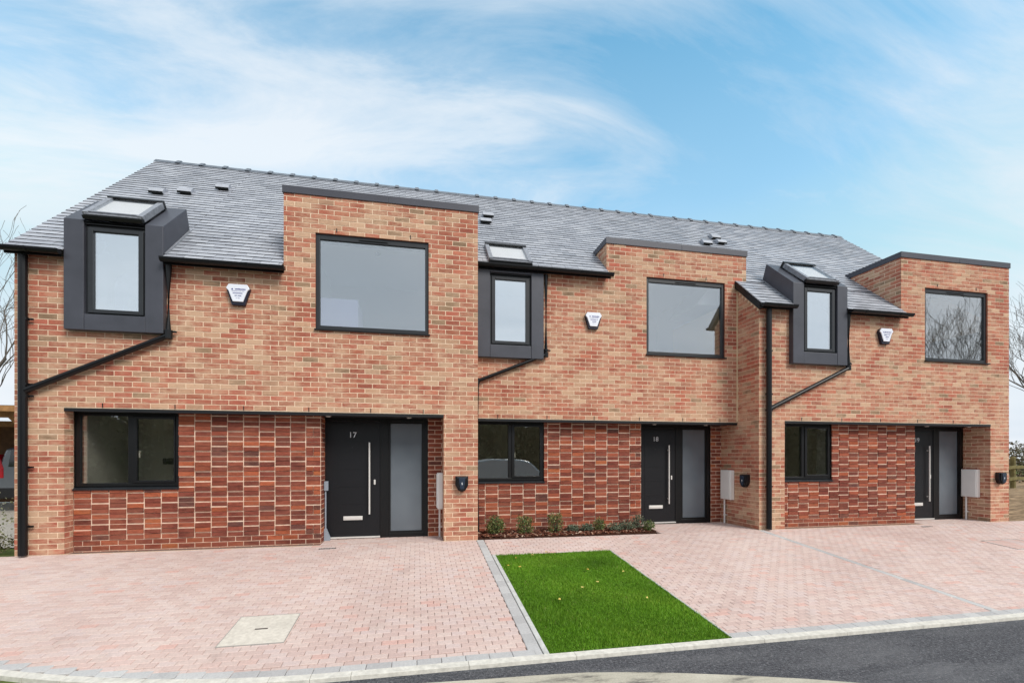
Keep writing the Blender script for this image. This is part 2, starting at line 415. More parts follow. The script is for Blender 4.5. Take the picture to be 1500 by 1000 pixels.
# kerb along the road, straight then curving away on the left
m = MB(); xs = [-6.5+.3*i for i in range(20)]+[-.5]
x = -.5
while x < 20: x += .915; xs.append(x)
for a, b in zip(xs[:-1], xs[1:]):
    g = .0012
    ya, yb = kerb_y(a), kerb_y(b)
    def kp(x, y, dy, z): return (x, y+dy, z)
    za, zb = gz(ya)+.004, gz(yb)+.004
    m.hexa([kp(a+g,ya,-.085,ROAD_Z-.05),kp(b-g,yb,-.085,ROAD_Z-.05),kp(b-g,yb,0,ROAD_Z-.05),kp(a+g,ya,0,ROAD_Z-.05),
            kp(a+g,ya,-.078,za-.006),kp(b-g,yb,-.078,zb-.006),kp(b-g,yb,0,zb),kp(a+g,ya,0,za)], 0, random.random())
tag(m.build('kerb', M['kerb_concrete'], bevel=.003), kind='structure')
m = MB(); y = -3.68                                       # concrete edging beside the lawn
while y < -.85:
    y1 = min(y+.915, -.848)
    m.hexa([(1.066,y+.002,gz(y)-.1),(1.115,y+.002,gz(y)-.1),(1.115,y1,gz(y1)-.1),(1.066,y1,gz(y1)-.1),
            (1.066,y+.002,gz(y)+.006),(1.115,y+.002,gz(y)+.006),(1.115,y1,gz(y1)+.006),(1.066,y1,gz(y1)+.006)]); y = y1
y = -3.68
while y < -.85:
    y1 = min(y+.915, -.848)
    m.hexa([(2.880,y+.002,gz(y)-.1),(2.898,y+.002,gz(y)-.1),(2.898,y1,gz(y1)-.1),(2.880,y1,gz(y1)-.1),
            (2.880,y+.002,gz(y)+.005),(2.898,y+.002,gz(y)+.005),(2.898,y1,gz(y1)+.005),(2.880,y1,gz(y1)+.005)]); y = y1
tag(m.build('edging_strip', M['edging_concrete'], bevel=.004), kind='structure')
# pale worn concrete apron in the near roadway
m = MB(); pts = []
arc = [(-1.2,-3.93),(-.46,-3.90),(0,-3.915),(.45,-3.945),(.9,-3.965),(1.33,-4.0),(1.7,-4.07),(2.06,-4.16),(2.5,-4.29),(2.95,-4.44),(3.5,-4.66),(4.4,-5.1)]
arc = [(x, y-.02) for x, y in arc]
for (xa, ya), (xb, yb) in zip(arc[:-1], arc[1:]):
    m.hexa([(xa,-7.0,ROAD_Z-.05),(xb,-7.0,ROAD_Z-.05),(xb,yb,ROAD_Z-.05),(xa,ya,ROAD_Z-.05),
            (xa,-7.0,ROAD_Z+.012),(xb,-7.0,ROAD_Z+.012),(xb,yb,ROAD_Z+.012),(xa,ya,ROAD_Z+.012)])
tag(m.build('concrete_apron', M['worn_concrete']), kind='structure')

# lawn
m = MB(); sheet(m, LAWN[0], LAWN[1], LAWN[2], LAWN[3], -.004, 0)
tag(m.build('lawn_soil', M['lawn_soil']), kind='structure')
m = MB(); rg = random.Random(3)
for i in range(80000):
    x = rg.uniform(LAWN[0]+.002, LAWN[1]+.004); y = rg.uniform(LAWN[2]+.006, LAWN[3]+.002)
    edge = min(x-LAWN[0], LAWN[1]-x, y-LAWN[2], LAWN[3]-y)
    if edge < .06 and rg.random() < .25+.5*h01(int(x*14), int(y*14)): continue
    hgt = rg.uniform(.016, .034)*(.85+.3*sin(x*5+1.7*sin(y*4))); a = rg.uniform(0, 2*pi); wd = rg.uniform(.0018, .0034)
    l = rg.uniform(.1, .75 if edge > .03 else 1.3)*hgt; b = rg.uniform(0, 2*pi); z = gz(y)-.004
    dx, dy = cos(a)*wd, sin(a)*wd
    r = min(.96, max(0, .5+.22*sin(x*3.1+2*sin(y*2.3))*sin(y*2.7+x)+rg.gauss(0, .2))) if rg.random() > .006 else 1.0
    m.face([(x-dx,y-dy,z),(x+dx,y+dy,z),(x+cos(b)*l,y+sin(b)*l,z+hgt)], 0, r)
tag(m.build('lawn_grass', M['grass_blade']), kind='stuff')
def fallen_leaf(px, py, i, lab):
    m = MB(); z = gz(py)+.045; a = i*1.7; s = .02+.008*h01(i, 3)
    out = [(s*cos(t)*1.0, s*sin(t)*.62, .006*sin(2*t+i)) for t in [k*pi/4 for k in range(8)]]
    P = [(px+u*cos(a)-w*sin(a), py+u*sin(a)+w*cos(a), z+q) for u, w, q in out]
    m.v.extend(P+[(p[0], p[1], p[2]-.0015) for p in P])
    m.f.append(tuple(range(8))); m.f.append(tuple(8+k for k in reversed(range(8))))
    m.f += [(k+8, (k+1) % 8+8, (k+1) % 8, k) for k in range(8)]; m.m += [0]*10; m.r += [h01(i, 5)]*10
    tag(m.build('fallen_leaf', M['yellow_leaf'], org=(px, py, z)), lab, 'leaf', 'yellow leaves fallen on the lawn')
LV = [(1.18,-1.45),(1.36,-1.15),(1.33,-1.52),(1.62,-1.05),(1.86,-.93),(2.18,-1.75),(2.62,-1.9),(2.14,-2.2),(1.52,-2.65),(1.9,-2.35),(2.5,-2.75)]
LL = ['yellow leaf nearest the concrete edging at the back left of the lawn', 'yellow leaf behind the leaf pair at the back left of the lawn',
 'largest pale yellow leaf at the back left of the lawn', 'yellow leaf near the middle of the lawn back edge', 'yellow leaf furthest back on the lawn beside the path',
 'small yellow leaf in the middle right of the lawn', 'yellow leaf near the right edge of the lawn', 'yellow leaf right of the lawn centre nearer the road',
 'yellow leaf in the front left of the lawn near the edging', 'yellow leaf in the very middle of the lawn', 'yellow leaf near the front right corner of the lawn']
for i, ((a, b), l) in enumerate(zip(LV, LL)): fallen_leaf(a, b, i, l)

# manhole cover and door drains
def cover():
    x0, x1, y0, y1 = -1.69, -1.145, -3.115, -2.51
    root = empty('manhole_cover', ((x0+x1)/2, (y0+y1)/2, gz((y0+y1)/2)), 'pale concrete filled square access cover set in the pink driveway', 'manhole cover')
    m = MB()
    def tilt(m, a0, a1, b0, b1, z0, z1, r=0):
        m.hexa([(a0,b0,gz(b0)+z0),(a1,b0,gz(b0)+z0),(a1,b1,gz(b1)+z0),(a0,b1,gz(b1)+z0),(a0,b0,gz(b0)+z1),(a1,b0,gz(b0)+z1),(a1,b1,gz(b1)+z1),(a0,b1,gz(b1)+z1)], 0, r)
    tilt(m, x0+.0055, x1-.0055, y0+.0055, y1-.0055, -.02, .0065); m.build('cover_plate', M['manhole_concrete'], root)
    m = MB(); e = .005
    for q in ((x0,x1,y0,y0+e),(x0,x1,y1-e,y1),(x0,x0+e,y0+e,y1-e),(x1-e,x1,y0+e,y1-e)): tilt(m, *q, -.02, .008)
    m.build('cover_frame', M['galvanised'], root)
    m = MB(); xm, ym = (x0+x1)/2+.0, (y0+y1)/2
    tilt(m, xm-.055, xm+.055, ym-.009, ym+.009, .0, .010); m.build('lifting_slot', M['grate_iron'], root)
cover()
def drain(x, y, lab):
    root = empty('drain_grate', (x, y, gz(y)), lab, 'drain grate', 'small drain grates by the front doors')
    m = MB(); m.box(x-.12, x+.12, y-.025, y+.025, gz(y)-.02, gz(y)+.004); m.build('frame', M['grate_iron'], root)
    m = MB()
    for k in range(6): m.box(x-.11+k*.038, x-.09+k*.038, y-.02, y+.02, gz(y), gz(y)+.007)
    m.build('grille', M['galvanised'], root)
drain(-1.30, -.19, 'small iron drain grate on the pavers before the left door')
drain(9.78, -.19, 'small iron drain grate on the pavers before the right door')

def inset_cover(x0, x1, y0, y1):
    root = empty('inset_cover', ((x0+x1)/2, (y0+y1)/2, gz((y0+y1)/2)), 'block filled inspection cover with blocks turned crosswise in the right driveway', 'inspection cover')
    m = MB(); x = x0+.01
    while x < x1-.05:
        for a, b in ((y0+.01, (y0+y1)/2), ((y0+y1)/2, y1-.01)): paver(m, x, min(x+.1, x1-.01), a, b, .78+.2*random.random(), 0, .005)
        x += .1
    m.build('cover_blocks', M['pink_paver'], root)
    m = MB(); e = .006
    for (a0, a1, b0, b1) in ((x0,x1,y0,y0+e),(x0,x1,y1-e,y1),(x0,x0+e,y0+e,y1-e),(x1-e,x1,y0+e,y1-e)):
        m.hexa([(a0,b0,gz(b0)-.01),(a1,b0,gz(b0)-.01),(a1,b1,gz(b1)-.01),(a0,b1,gz(b1)-.01),(a0,b0,gz(b0)+.007),(a1,b0,gz(b0)+.007),(a1,b1,gz(b1)+.007),(a0,b1,gz(b1)+.007)])
    m.build('cover_frame', M['galvanised'], root)
inset_cover(9.6, 10.4, -1.72, -1.2)

# ------------------------------------------------------------------ wall builders
def strips(rects, holes):
    zs = sorted({z for r in rects+holes for z in r[2:]}); us = sorted({u for r in rects+holes for u in r[:2]})
    out = []
    for z0, z1 in zip(zs[:-1], zs[1:]):
        zm = (z0+z1)/2; cur = None
        for u0, u1 in zip(us[:-1], us[1:]):
            um = (u0+u1)/2
            ins = any(r[0] < um < r[1] and r[2] < zm < r[3] for r in rects) and not any(r[0] < um < r[1] and r[2] < zm < r[3] for r in holes)
            if ins:
                if cur: cur[1] = u1
                else: cur = [u0, u1]
            elif cur: out.append((cur[0], cur[1], z0, z1)); cur = None
        if cur: out.append((cur[0], cur[1], z0, z1))
    return out
def mapper(axis, plane, sgn):
    # axis 'y': wall in xz plane facing -y when sgn=-1; axis 'x': wall in yz plane facing sgn*x
    if axis == 'y': return lambda u, d, z: (u, plane+sgn*d, z)
    return lambda u, d, z: (plane+sgn*d, u, z)
def brick_box(m, mp, u0, u1, z0, z1, d0, d1, r, mi=0, flip=False):
    p = [mp(u0,d1,z0), mp(u1,d1,z0), mp(u1,d1,z1), mp(u0,d1,z1), mp(u0,d0,z0), mp(u1,d0,z0), mp(u1,d0,z1), mp(u0,d0,z1)]
    i = len(m.v); m.v.extend(p)
    for q in ((0,1,2,3),(4,5,1,0),(5,6,2,1),(6,7,3,2),(7,4,0,3)):
        m.f.append(tuple(i+k for k in (reversed(q) if flip else q))); m.m.append(mi); m.r.append(r)
CP, BL = .075, .225
def bond(m, mp, rects, holes=[], seed=0, lim=None, flip=False, u_off=0.0):
    for (u0, u1, z0, z1) in strips(rects, holes):
        for k in range(int(z0/CP)-1, int(z1/CP)+2):
            a, b = max(z0, k*CP+.0062), min(z1, k*CP+CP-.0062)
            if b-a < .0015: continue
            uu0, uu1 = u0, u1
            if lim:
                l0, l1 = lim(b); uu0, uu1 = max(u0, l0), min(u1, l1)
                if uu1-uu0 < .03: continue
            off = u_off+(k % 2)*BL/2
            j = int(math.floor((uu0-off)/BL))-1
            while j*BL+off < uu1:
                s0, s1 = max(uu0, j*BL+off+.006), min(uu1, j*BL+off+BL-.006)
                if s1-s0 > .002:
                    rr = h01(k, j, seed); e = (h01(j, k, seed+3)-.5)*.003
                    brick_box(m, mp, s0, s1, a, b, -.006, e, rr, 0, flip)
                j += 1
        if lim is None:
            p = [mp(u0,-.0035,z0), mp(u1,-.0035,z0), mp(u1,-.0035,z1), mp(u0,-.0035,z1)]
            m.face(list(reversed(p)) if flip else p, 1)
def reveal(m, x0, x1, z0, z1, y, d=.12, mi=2):
    e = .0005
    m.face([(x0-e,y+.008,z0),(x0-e,y+d,z0),(x0-e,y+d,z1),(x0-e,y+.008,z1)], mi); m.face([(x1+e,y+.008,z0),(x1+e,y+.008,z1),(x1+e,y+d,z1),(x1+e,y+d,z0)], mi)
    m.face([(x0,y+.008,z1+e),(x0,y+d,z1+e),(x1,y+d,z1+e),(x1,y+.008,z1+e)], mi); m.face([(x0,y+.008,z0-e),(x1,y+.008,z0-e),(x1,y+d,z0-e),(x0,y+d,z0-e)], mi)
simple('brick_reveal', srgb(168,104,82), .9, 0, .2, 18, .25)

def redwall(m, y, x0, x1, z1, holes, seed):
    mp = mapper('y', y, -1); ncol = max(1, round((x1-x0)/BL)); cw = (x1-x0)/ncol
    zb0 = .15
    for (u0, u1, a0, a1) in strips([(x0, x1, -.03, z1)], holes):
        m.face([mp(u0,-.004,a0), mp(u1,-.004,a0), mp(u1,-.004,a1), mp(u0,-.004,a1)], 1)
        for k in (-1, 0, 1):                                     # plain courses at the foot
            a, b = max(a0, k*CP+.005), min(a1, k*CP+CP-.005)
            if b-a < .012: continue
            for j in range(-1, ncol+1):
                s0 = max(u0, x0+j*cw+(k % 2)*cw/2+.005); s1 = min(u1, x0+j*cw+(k % 2)*cw/2+cw-.005)
                if s1-s0 > .012: brick_box(m, mp, s0, s1, a, b, -.014, 0, h01(j, k, seed))
        for c in range(ncol):
            jv = .002*(h01(c, seed)-.5); ca, cb = x0+c*cw+.0078+jv, x0+(c+1)*cw-.0078+jv
            zz = zb0-(c % 2)*CP; i = 0
            while zz < z1:
                i += 1
                pro = (.010 if (i+c) % 2 else -.001)+.003*h01(c, i, seed)
                pair = [(zz+.0102, zz+.0712), (zz+.0788, zz+.1398)]
                halves = [(ca, cb)]
                if c == ncol-1 and i % 2: halves = [(ca, (ca+cb)/2-.005), ((ca+cb)/2+.005, cb)]
                for hi, (s0, s1) in enumerate(halves):
                    s0, s1 = max(s0, u0), min(s1, u1)
                    if s1-s0 < .012: continue
                    for q, (a, b) in enumerate(pair):
                        a, b = max(a, a0, zb0+.005), min(b, a1)
                        if b-a < .01: continue
                        brick_box(m, mp, s0, s1, a, b, -.014, pro+.002*h01(c, i, q), (.75*h01(c*2+hi, i, seed+1)+.25*h01(c*2+hi, i*2+q, seed+1)))
                    a, b = max(pair[0][0]+.01, a0, zb0+.01), min(pair[1][1]-.01, a1)
                    if b-a > .02 and h01(c, i, seed+7) < .35: brick_box(m, mp, s0+.002, s1-.002, a, b, -.013, pro-.004, .89)
                zz += .15
# ------------------------------------------------------------------ roof
RM = .92; RE = 4.25; RC = 1/math.sqrt(1+RM*RM); RS = RM*RC
def roof_z(y): return RE+RM*y
def RP(x, s, n): return (x, -.13+s*RC-n*RS, RE+RM*-.13+s*RS+n*RC)
def s_of(y): return (y+.13)/RC
RIDGE_Y = 3.65; S_RIDGE = s_of(RIDGE_Y); GA = .129
def slates(m, regions, seed):
    for (x0, x1, ya, yb) in regions:
        sa, sb = s_of(ya), s_of(yb)
        k0 = int(math.ceil(sa/GA-1e-6))
        k = k0
        first = True
        while k*GA < sb-.02:
            s0 = sa if first else k*GA; s1 = min(s0+GA*1.5, sb)
            W = .25; off = (k % 2)*W/2
            j = int(math.floor((x0-off)/W))
            while j*W+off < x1:
                a, b = max(x0, j*W+off+.0025), min(x1, j*W+off+W-.0025)
                if b-a > .01:
                    rr = h01(j, k, seed+5); lift = .016+.005*h01(k, j, seed); hs = .002*(h01(j+9, k, seed)-.5)
                    t0 = s0+hs
                    p = [RP(a,t0,lift), RP(b,t0,lift+.0015*(rr-.5)), RP(b,s1,.003), RP(a,s1,.003), RP(a,t0,lift-.012), RP(b,t0,lift-.012), RP(b,s1,-.004), RP(a,s1,-.004)]
                    i = len(m.v); m.v.extend(p)
                    for q in ((0,1,2,3),(4,5,1,0),(5,6,2,1),(7,4,0,3)):
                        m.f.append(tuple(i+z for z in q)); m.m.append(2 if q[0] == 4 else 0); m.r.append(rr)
                j += 1
            k += 1 if not (first and k*GA > sa+.05) else 0
            if first: first = False
        m.hexa([RP(x0,sa+.01,-.09),RP(x1,sa+.01,-.09),RP(x1,sb,-.09),RP(x0,sb,-.09),RP(x0,sa+.01,-.005),RP(x1,sa+.01,-.005),RP(x1,sb,-.005),RP(x0,sb,-.005)], 1)

def make_roof(root, regions, xr0, xr1, seed, vents):
    m = MB(); slates(m, regions, seed)
    yr = RIDGE_Y                                     # rear slope
    m.hexa([(xr0,yr,roof_z(yr)-.1),(xr1,yr,roof_z(yr)-.1),(xr1,2*yr+.2,roof_z(0)-.28),(xr0,2*yr+.2,roof_z(0)-.28),
            (xr0,yr,roof_z(yr)-.005),(xr1,yr,roof_z(yr)-.005),(xr1,2*yr+.2,roof_z(0)-.18),(xr0,2*yr+.2,roof_z(0)-.18)], 0, .5)
    rf = m.build('roof', [M['slate'], M['frame_black'], M['slate_tail_shade']], root)
    m = MB(); x = xr0                                # ridge tiles with raised collars
    zt = roof_z(yr)+.022
    while x < xr1-.02:
        x1 = min(x+.45, xr1)
        prof = [(yr-.13, zt-.115), (yr-.125, zt-.095), (yr-.045, zt-.02), (yr, zt), (yr+.045, zt-.02), (yr+.125, zt-.095), (yr+.13, zt-.115), (yr, zt-.04)]
        m.prism(prof, 'x', x+.003, x1-.003)
        pr2 = [(yr+(a-yr)*1.12, b+.014) for a, b in prof]
        if x1 < xr1-.1:
            m.prism(pr2, 'x', x1-.05, x1+.035)
            m.prism([(yr-.04, zt), (yr-.025, zt+.016), (yr+.025, zt+.016), (yr+.04, zt)], 'x', x1-.045, x1+.03)
        x = x1
    m.build('ridge', M['ridge_tile'], rf)
    for (vx, vy) in vents:
        m = MB(); s0 = s_of(vy); hw = .115
        prof = [(-.05, 0), (-.05, .04), (-.115, .042), (-.10, .078), (-.03, .10), (.04, .095), (.17, .014), (.17, 0)]
        lo, hi = [], []
        for (ds, n) in prof:
            tw = hw*(1 if n > .041 else .84)
            lo.append(RP(vx-tw, s0+ds, n)); hi.append(RP(vx+tw, s0+ds, n))
        i = len(m.v); m.v.extend(lo+hi); nn = len(prof)
        m.f.append(tuple(i+q for q in range(nn))); m.f.append(tuple(i+nn+q for q in reversed(range(nn)))); m.m += [0, 0]; m.r += [.5, .5]
        for q in range(nn):
            m.f.append((i+q, i+nn+q, i+nn+(q+1) % nn, i+(q+1) % nn)); m.m.append(1 if q in (0, 1, 2, nn-1) else 0); m.r.append(.6)
        m.hexa([RP(vx-hw-.03,s0-.05,.004),RP(vx+hw+.03,s0-.05,.004),RP(vx+hw+.03,s0+.2,.004),RP(vx-hw-.03,s0+.2,.004),
                RP(vx-hw-.03,s0-.05,.016),RP(vx+hw+.03,s0-.05,.016),RP(vx+hw+.03,s0+.2,.012),RP(vx-hw-.03,s0+.2,.012)], 0, .4)
        m.build('roof_vent', [M['slate'], M['frame_black']], rf)
    return rf

# ------------------------------------------------------------------ joinery
def rect_frame(m, x0, x1, z0, z1, wl, wr, wb, wt, ya, yb, mi=0):
    m.box(x0, x0+wl, ya, yb, z0, z1, mi); m.box(x1-wr, x1, ya, yb, z0, z1, mi)
    m.box(x0+wl, x1-wr, ya, yb, z0, z0+wb, mi); m.box(x0+wl, x1-wr, ya, yb, z1-wt, z1, mi)
def room(root, x0, x1, y0, y1, z0, z1, wm='room_wall', extra=None):
    m = MB(); t = .04
    m.box(x0-t, x1+t, y1, y1+t, z0-t, z1+t); m.box(x0-t, x0, y0, y1, z0-t, z1+t); m.box(x1, x1+t, y0, y1, z0-t, z1+t)
    m.box(x0, x1, y0, y1, z1, z1+t); m.box(x0, x1, y0, y1, z0-t, z0, 1)
    if extra: extra(m)
    m.build('room', [M[wm], M['room_floor'], M['lavender_wall'], M['pale_grey'], M['dark_socket'], M['cream_paint'], M['reflection_white']], root)
def lower_window(root, xo, y):
    f = MB(); X = lambda v: v+xo
    rect_frame(f, X(-4.758), X(-3.432), .915, 1.985, .07, .055, .05, .055, y, y+.07)
    f.box(X(-4.10), X(-4.035), y, y+.07, .965, 1.93)
    rect_frame(f, X(-4.035), X(-3.487), .965, 1.93, .05, .02, .035, .035, y-.014, y+.05)
    w_ = f.build('window', M['frame_black'], root, bevel=.004)
    g = MB(); g.box(X(-4.688), X(-4.10), y+.02, y+.028, .965, 1.93); g.box(X(-3.985), X(-3.507), y+.008, y+.016, 1.0, 1.895)
    g.build('pane', M['glass_lower'], w_)
    s = MB(); s.prism([(y-.055, .868), (y-.055, .885), (y+.03, .914), (y+.03, .868)], 'x', X(-4.80), X(-3.425)); s.build('sill', M['frame_grey'], w_)
    h = MB(); h.box(X(-3.978), X(-3.962), y+.03, y+.045, 1.33, 1.42); h.box(X(-3.976), X(-3.964), y+.03, y+.07, 1.41, 1.43)
    h.build('handle', M['white_plastic'], w_)
def upper_window(root, x0, x1, y):
    f = MB(); z0, z1 = 3.285, 4.742
    rect_frame(f, x0, x1, z0, z1, .06, .055, .06, .085, y+.03, y+.11)
    w_ = f.build('window', M['frame_grey'], root, bevel=.004)
    g = MB(); g.box(x0+.06, x1-.055, y+.055, y+.063, z0+.06, z1-.085); g.build('pane', M['glass_upper'], w_)
    s = MB(); s.prism([(y-.035, z0-.026), (y-.035, z0-.006), (y+.06, z0-.001), (y+.06, z0-.026)], 'x', x0-.012, x1+.02); s.build('sill', M['frame_black'], w_)
    v = MB(); xm = (x0+x1)/2; v.box(xm-.22, xm+.22, y+.022, y+.0295, z1-.062, z1-.04); v.box(xm-.2, xm+.2, y+.016, y+.0215, z1-.056, z1-.05)
    v.build('trickle_vent', M['frame_black'], w_)
FONT = None
def text_mesh(s, size, loc, parent, name, mat, depth=.003):
    cu = bpy.data.curves.new('txt', 'FONT'); cu.body = s; cu.size = size; cu.extrude = depth; cu.align_x = 'CENTER'; cu.align_y = 'CENTER'
    o = bpy.data.objects.new('txt', cu); COL.objects.link(o)
    dg = bpy.context.evaluated_depsgraph_get(); dg.update()
    me = bpy.data.meshes.new_from_object(o.evaluated_get(dg)); bpy.data.objects.remove(o); bpy.data.curves.remove(cu)
    me.transform(Matrix.Rotation(pi/2, 4, 'X')); me.materials.clear(); me.materials.append(mat)
    ob = bpy.data.objects.new(name, me); COL.objects.link(ob); ob.parent = parent
    ob.location = Vector(loc)-Vector(parent['_o']); ob['_o'] = parent['_o']
    return ob
def entrance(root, xo, y, num):
    X = lambda v: v+xo
    f = MB()                                          # fixed outer frame with the side light
    f.box(X(-1.54), X(-1.455), y, y+.08, 0, 1.985); f.box(X(-.60), X(-.465), y, y+.08, 0, 1.985); f.box(X(.115), X(.186), y, y+.08, 0, 1.985)
    f.box(X(-1.455), X(-.60), y, y+.08, 1.925, 1.985); f.box(X(-.465), X(.115), y, y+.08, 1.93, 1.985); f.box(X(-.465), X(.115), y, y+.08, .0, .075)
    fr = f.build('entrance_frame', M['frame_black'], root, bevel=.004)
    g = MB(); g.box(X(-.465), X(.115), y+.03, y+.04, .075, 1.93); g.build('side_light', M['glass_frosted'], fr)
    b = MB(); rect_frame(b, X(-.465), X(.115), .075, 1.93, .035, .035, .03, .03, y+.012, y+.029); b.build('glazing_bead', M['frame_black'], fr)
    d = MB(); d.box(X(-1.452), X(-.603), y+.012, y+.06, .035, 1.922)
    # cottage-style grooves: raised flat panels on the leaf
    zz = [.09, .27, .56, .85, 1.14, 1.43, 1.60, 1.88]
    for a, c in zip(zz[:-1], zz[1:]): d.box(X(-1.27), X(-.86), y+.008, y+.0115, a+.004, c-.004)
    dr = d.build('door', M['door_black'], root)
    q = MB(); q.tube([(X(-.766), y-.045, .40), (X(-.766), y-.045, 1.58)], .014, 10)
    for z in (.5, 1.48): q.tube([(X(-.766), y-.045, z), (X(-.766), y+.014, z)], .009, 8)
    q.build('handle', M['brushed_steel'], dr, smooth=False)
    q = MB(); q.box(X(-1.18), X(-.88), y+.001, y+.0115, .305, .37); q.box(X(-1.165), X(-.895), y-.003, y+.0005, .318, .357); q.build('letterbox', M['brushed_steel'], dr, bevel=.002)
    q = MB(); q.box(X(-.70), X(-.672), y-.004, y+.0115, .885, .965); q.build('lock', M['brushed_steel'], dr, bevel=.003)
    q = MB(); q.box(X(-1.45), X(-.60), y-.02, y+.05, .012, .033); q.build('threshold', M['brushed_steel'], dr)
    q = MB(); q.tube([(X(-1.04), y+.004, 1.50), (X(-1.04), y+.013, 1.50)], .012, 10); q.build('spyhole', M['frame_grey'], dr)
    text_mesh(num, .13, (X(-1.035), y+.005, 1.70), dr, 'house_number', M['white_mark'])
def dormer(root, x0, y, wall_y, top_z, wrap):
    """wrap-round window box: two metal cheeks, bottom rail, front window and (wrap) a rooflight on the sloping top"""
    x1 = x0+1.2; zb = 3.08; wl, wr = .235, .225
    c = MB()
    sl = .585/.66
    def arm(a, b):
        if wrap:
            poly = [(y, zb), (wall_y+.02, zb), (wall_y+.02, 4.0), (.72, roof_z(.70)-.06), (.585, 5.185), (y, top_z)]
        else:
            poly = [(y, zb), (wall_y+.02, zb), (wall_y+.02, top_z), (y, top_z)]
        c.prism(poly, 'x', a, b)
    arm(x0, x0+wl); arm(x1-wr, x1)
    c.box(x0+wl+.002, x1-wr-.002, y+.004, wall_y+.02, zb, 3.30)
    if wrap:
        c.prism([(.44, 4.9), (.47, top_z+.47*sl+.088-.02), (.585, 5.183), (.72, roof_z(.70)-.05)], 'x', x0+wl+.002, x1-wr-.002)
    else:
        c.box(x0+wl+.002, x1-wr-.002, y+.004, wall_y+.02, 4.56, top_z)
    dm = c.build('dormer', M['zinc_cladding'], root, bevel=.006)
    a, b = x0+wl+.004, x1-wr-.004
    f = MB(); yf = y+.025
    rect_frame(f, a, b, 3.302, 4.515, .028, .028, .02, .02, yf+.02, yf+.10)
    rect_frame(f, a+.03, b-.03, 3.325, 4.50, .062, .062, .052, .05, yf, yf+.07)
    wf = f.build('window_frame', M['frame_grey'], dm, bevel=.004)
    g = MB(); g.box(a+.092, b-.092, yf+.03, yf+.038, 3.377, 4.45); g.build('pane', M['glass_dormer'], dm)
    h = MB(); h.box(a, b, yf+.03, yf+.16, 4.516, 4.575 if not wrap else 4.60); h.box(a, b, yf-.002, yf+.02, 4.54, 4.55)
    if wrap: h.box(a, b, yf+.002, yf+.02, 4.575, 4.585)
    h.build('head_louvre', M['frame_black'], dm)
    # small lead apron where each cheek meets the slates
    if wrap:
        for xx in (x0-.035, x1+.003):
            m = MB(); m.hexa([RP(xx,s_of(-.06),.012),RP(xx+.032,s_of(-.06),.012),RP(xx+.032,s_of(.70),.012),RP(xx,s_of(.70),.012),
                    RP(xx,s_of(-.06),.028),RP(xx+.032,s_of(-.06),.028),RP(xx+.032,s_of(.70),.028),RP(xx,s_of(.70),.028)])
            m.build('flashing', M['flashing'], dm)
    # rooflight
    if wrap:
        org = Vector((0, y-.012, top_z+.012)); ang = math.atan(sl)
        def Q(x, s, n): return (x, org.y+s*cos(ang)-n*sin(ang), org.z+s*sin(ang)+n*cos(ang))
        ra, rb, L = a+.004, b-.004, .74
    else:
        s0 = s_of(.50)
        def Q(x, s, n): return RP(x, s0+s, n)
        ra, rb, L = 1.225, 2.0, .70
    def qb(m, xa, xb, s0, s1, n0, n1, mi=0):
        m.hexa([Q(xa,s0,n0),Q(xb,s0,n0),Q(xb,s1,n0),Q(xa,s1,n0),Q(xa,s0,n1),Q(xb,s0,n1),Q(xb,s1,n1),Q(xa,s1,n1)], mi)
    rl = MB()
    qb(rl, ra, ra+.07, .02, L, 0, .085); qb(rl, rb-.07, rb, .02, L, 0, .085); qb(rl, ra, rb, L-.0, L+.07, -.02, .10, 1)
    qb(rl, ra, rb, -.02, .045, 0, .05, 1); qb(rl, ra+.03, rb-.03, .046, .075, .04, .088); qb(rl, ra+.02, rb-.02, .0, .044, .052, .066)
    rl.build('rooflight', [M['flashing'], M['frame_black']], dm, bevel=.003)
    g = MB(); qb(g, ra+.07, rb-.07, .076, L, .072, .08); g.build('rooflight_pane', M['glass_rooflight'], dm)
    g = MB(); qb(g, ra+.07, rb-.07, .076, L, .04, .045); g.build('reflection_sheet', M['reflection_white'], dm)  # added white sheet, stands in for the sky reflected in the glass
    return dm
def gutter(root, x0, x1, y, z):
    m = MB(); r = .052
    prof = [(y-r*cos(t), z-r*sin(t)*1.15) for t in [pi*k/10 for k in range(11)]]
    inner = [(y-(r-.006)*cos(t), z-(r-.006)*sin(t)*1.1) for t in [pi*k/10 for k in reversed(range(11))]]
    m.prism(prof+inner, 'x', x0, x1)
    full = prof
    for xx in (x0-.004, x1): m.prism([(u, w_) for u, w_ in full], 'x', xx, xx+.004)
    x = x0+.3
    while x < x1-.1:
        m.prism([(y-(r+.005)*cos(t), z-(r+.005)*sin(t)*1.15) for t in [pi*k/10 for k in range(11)]], 'x', x, x+.025); x += .8
    m.box(x0+.02, x1-.02, y+r+.002, y+r+.022, z-.072, z-.01)      # fascia board
    return m.build('gutter', M['gutter_black'], root)
def pipe(root, pts, r=.036, clips=()):
    m = MB(); m.tube(pts, r, 12)
    for p in pts[1:-1]: m.tube([(p[0],p[1],p[2]-.045),(p[0],p[1],p[2]+.045)], r+.006, 12)
    for (x, y, z) in clips:
        m.tube([(x,y,z-.016),(x,y,z+.016)], r+.007, 12); m.box(x+r, x+r+.05, y+.01, y+.03, z-.012, z+.012)
    return m.build('downpipe', M['gutter_black'], root, smooth=False)
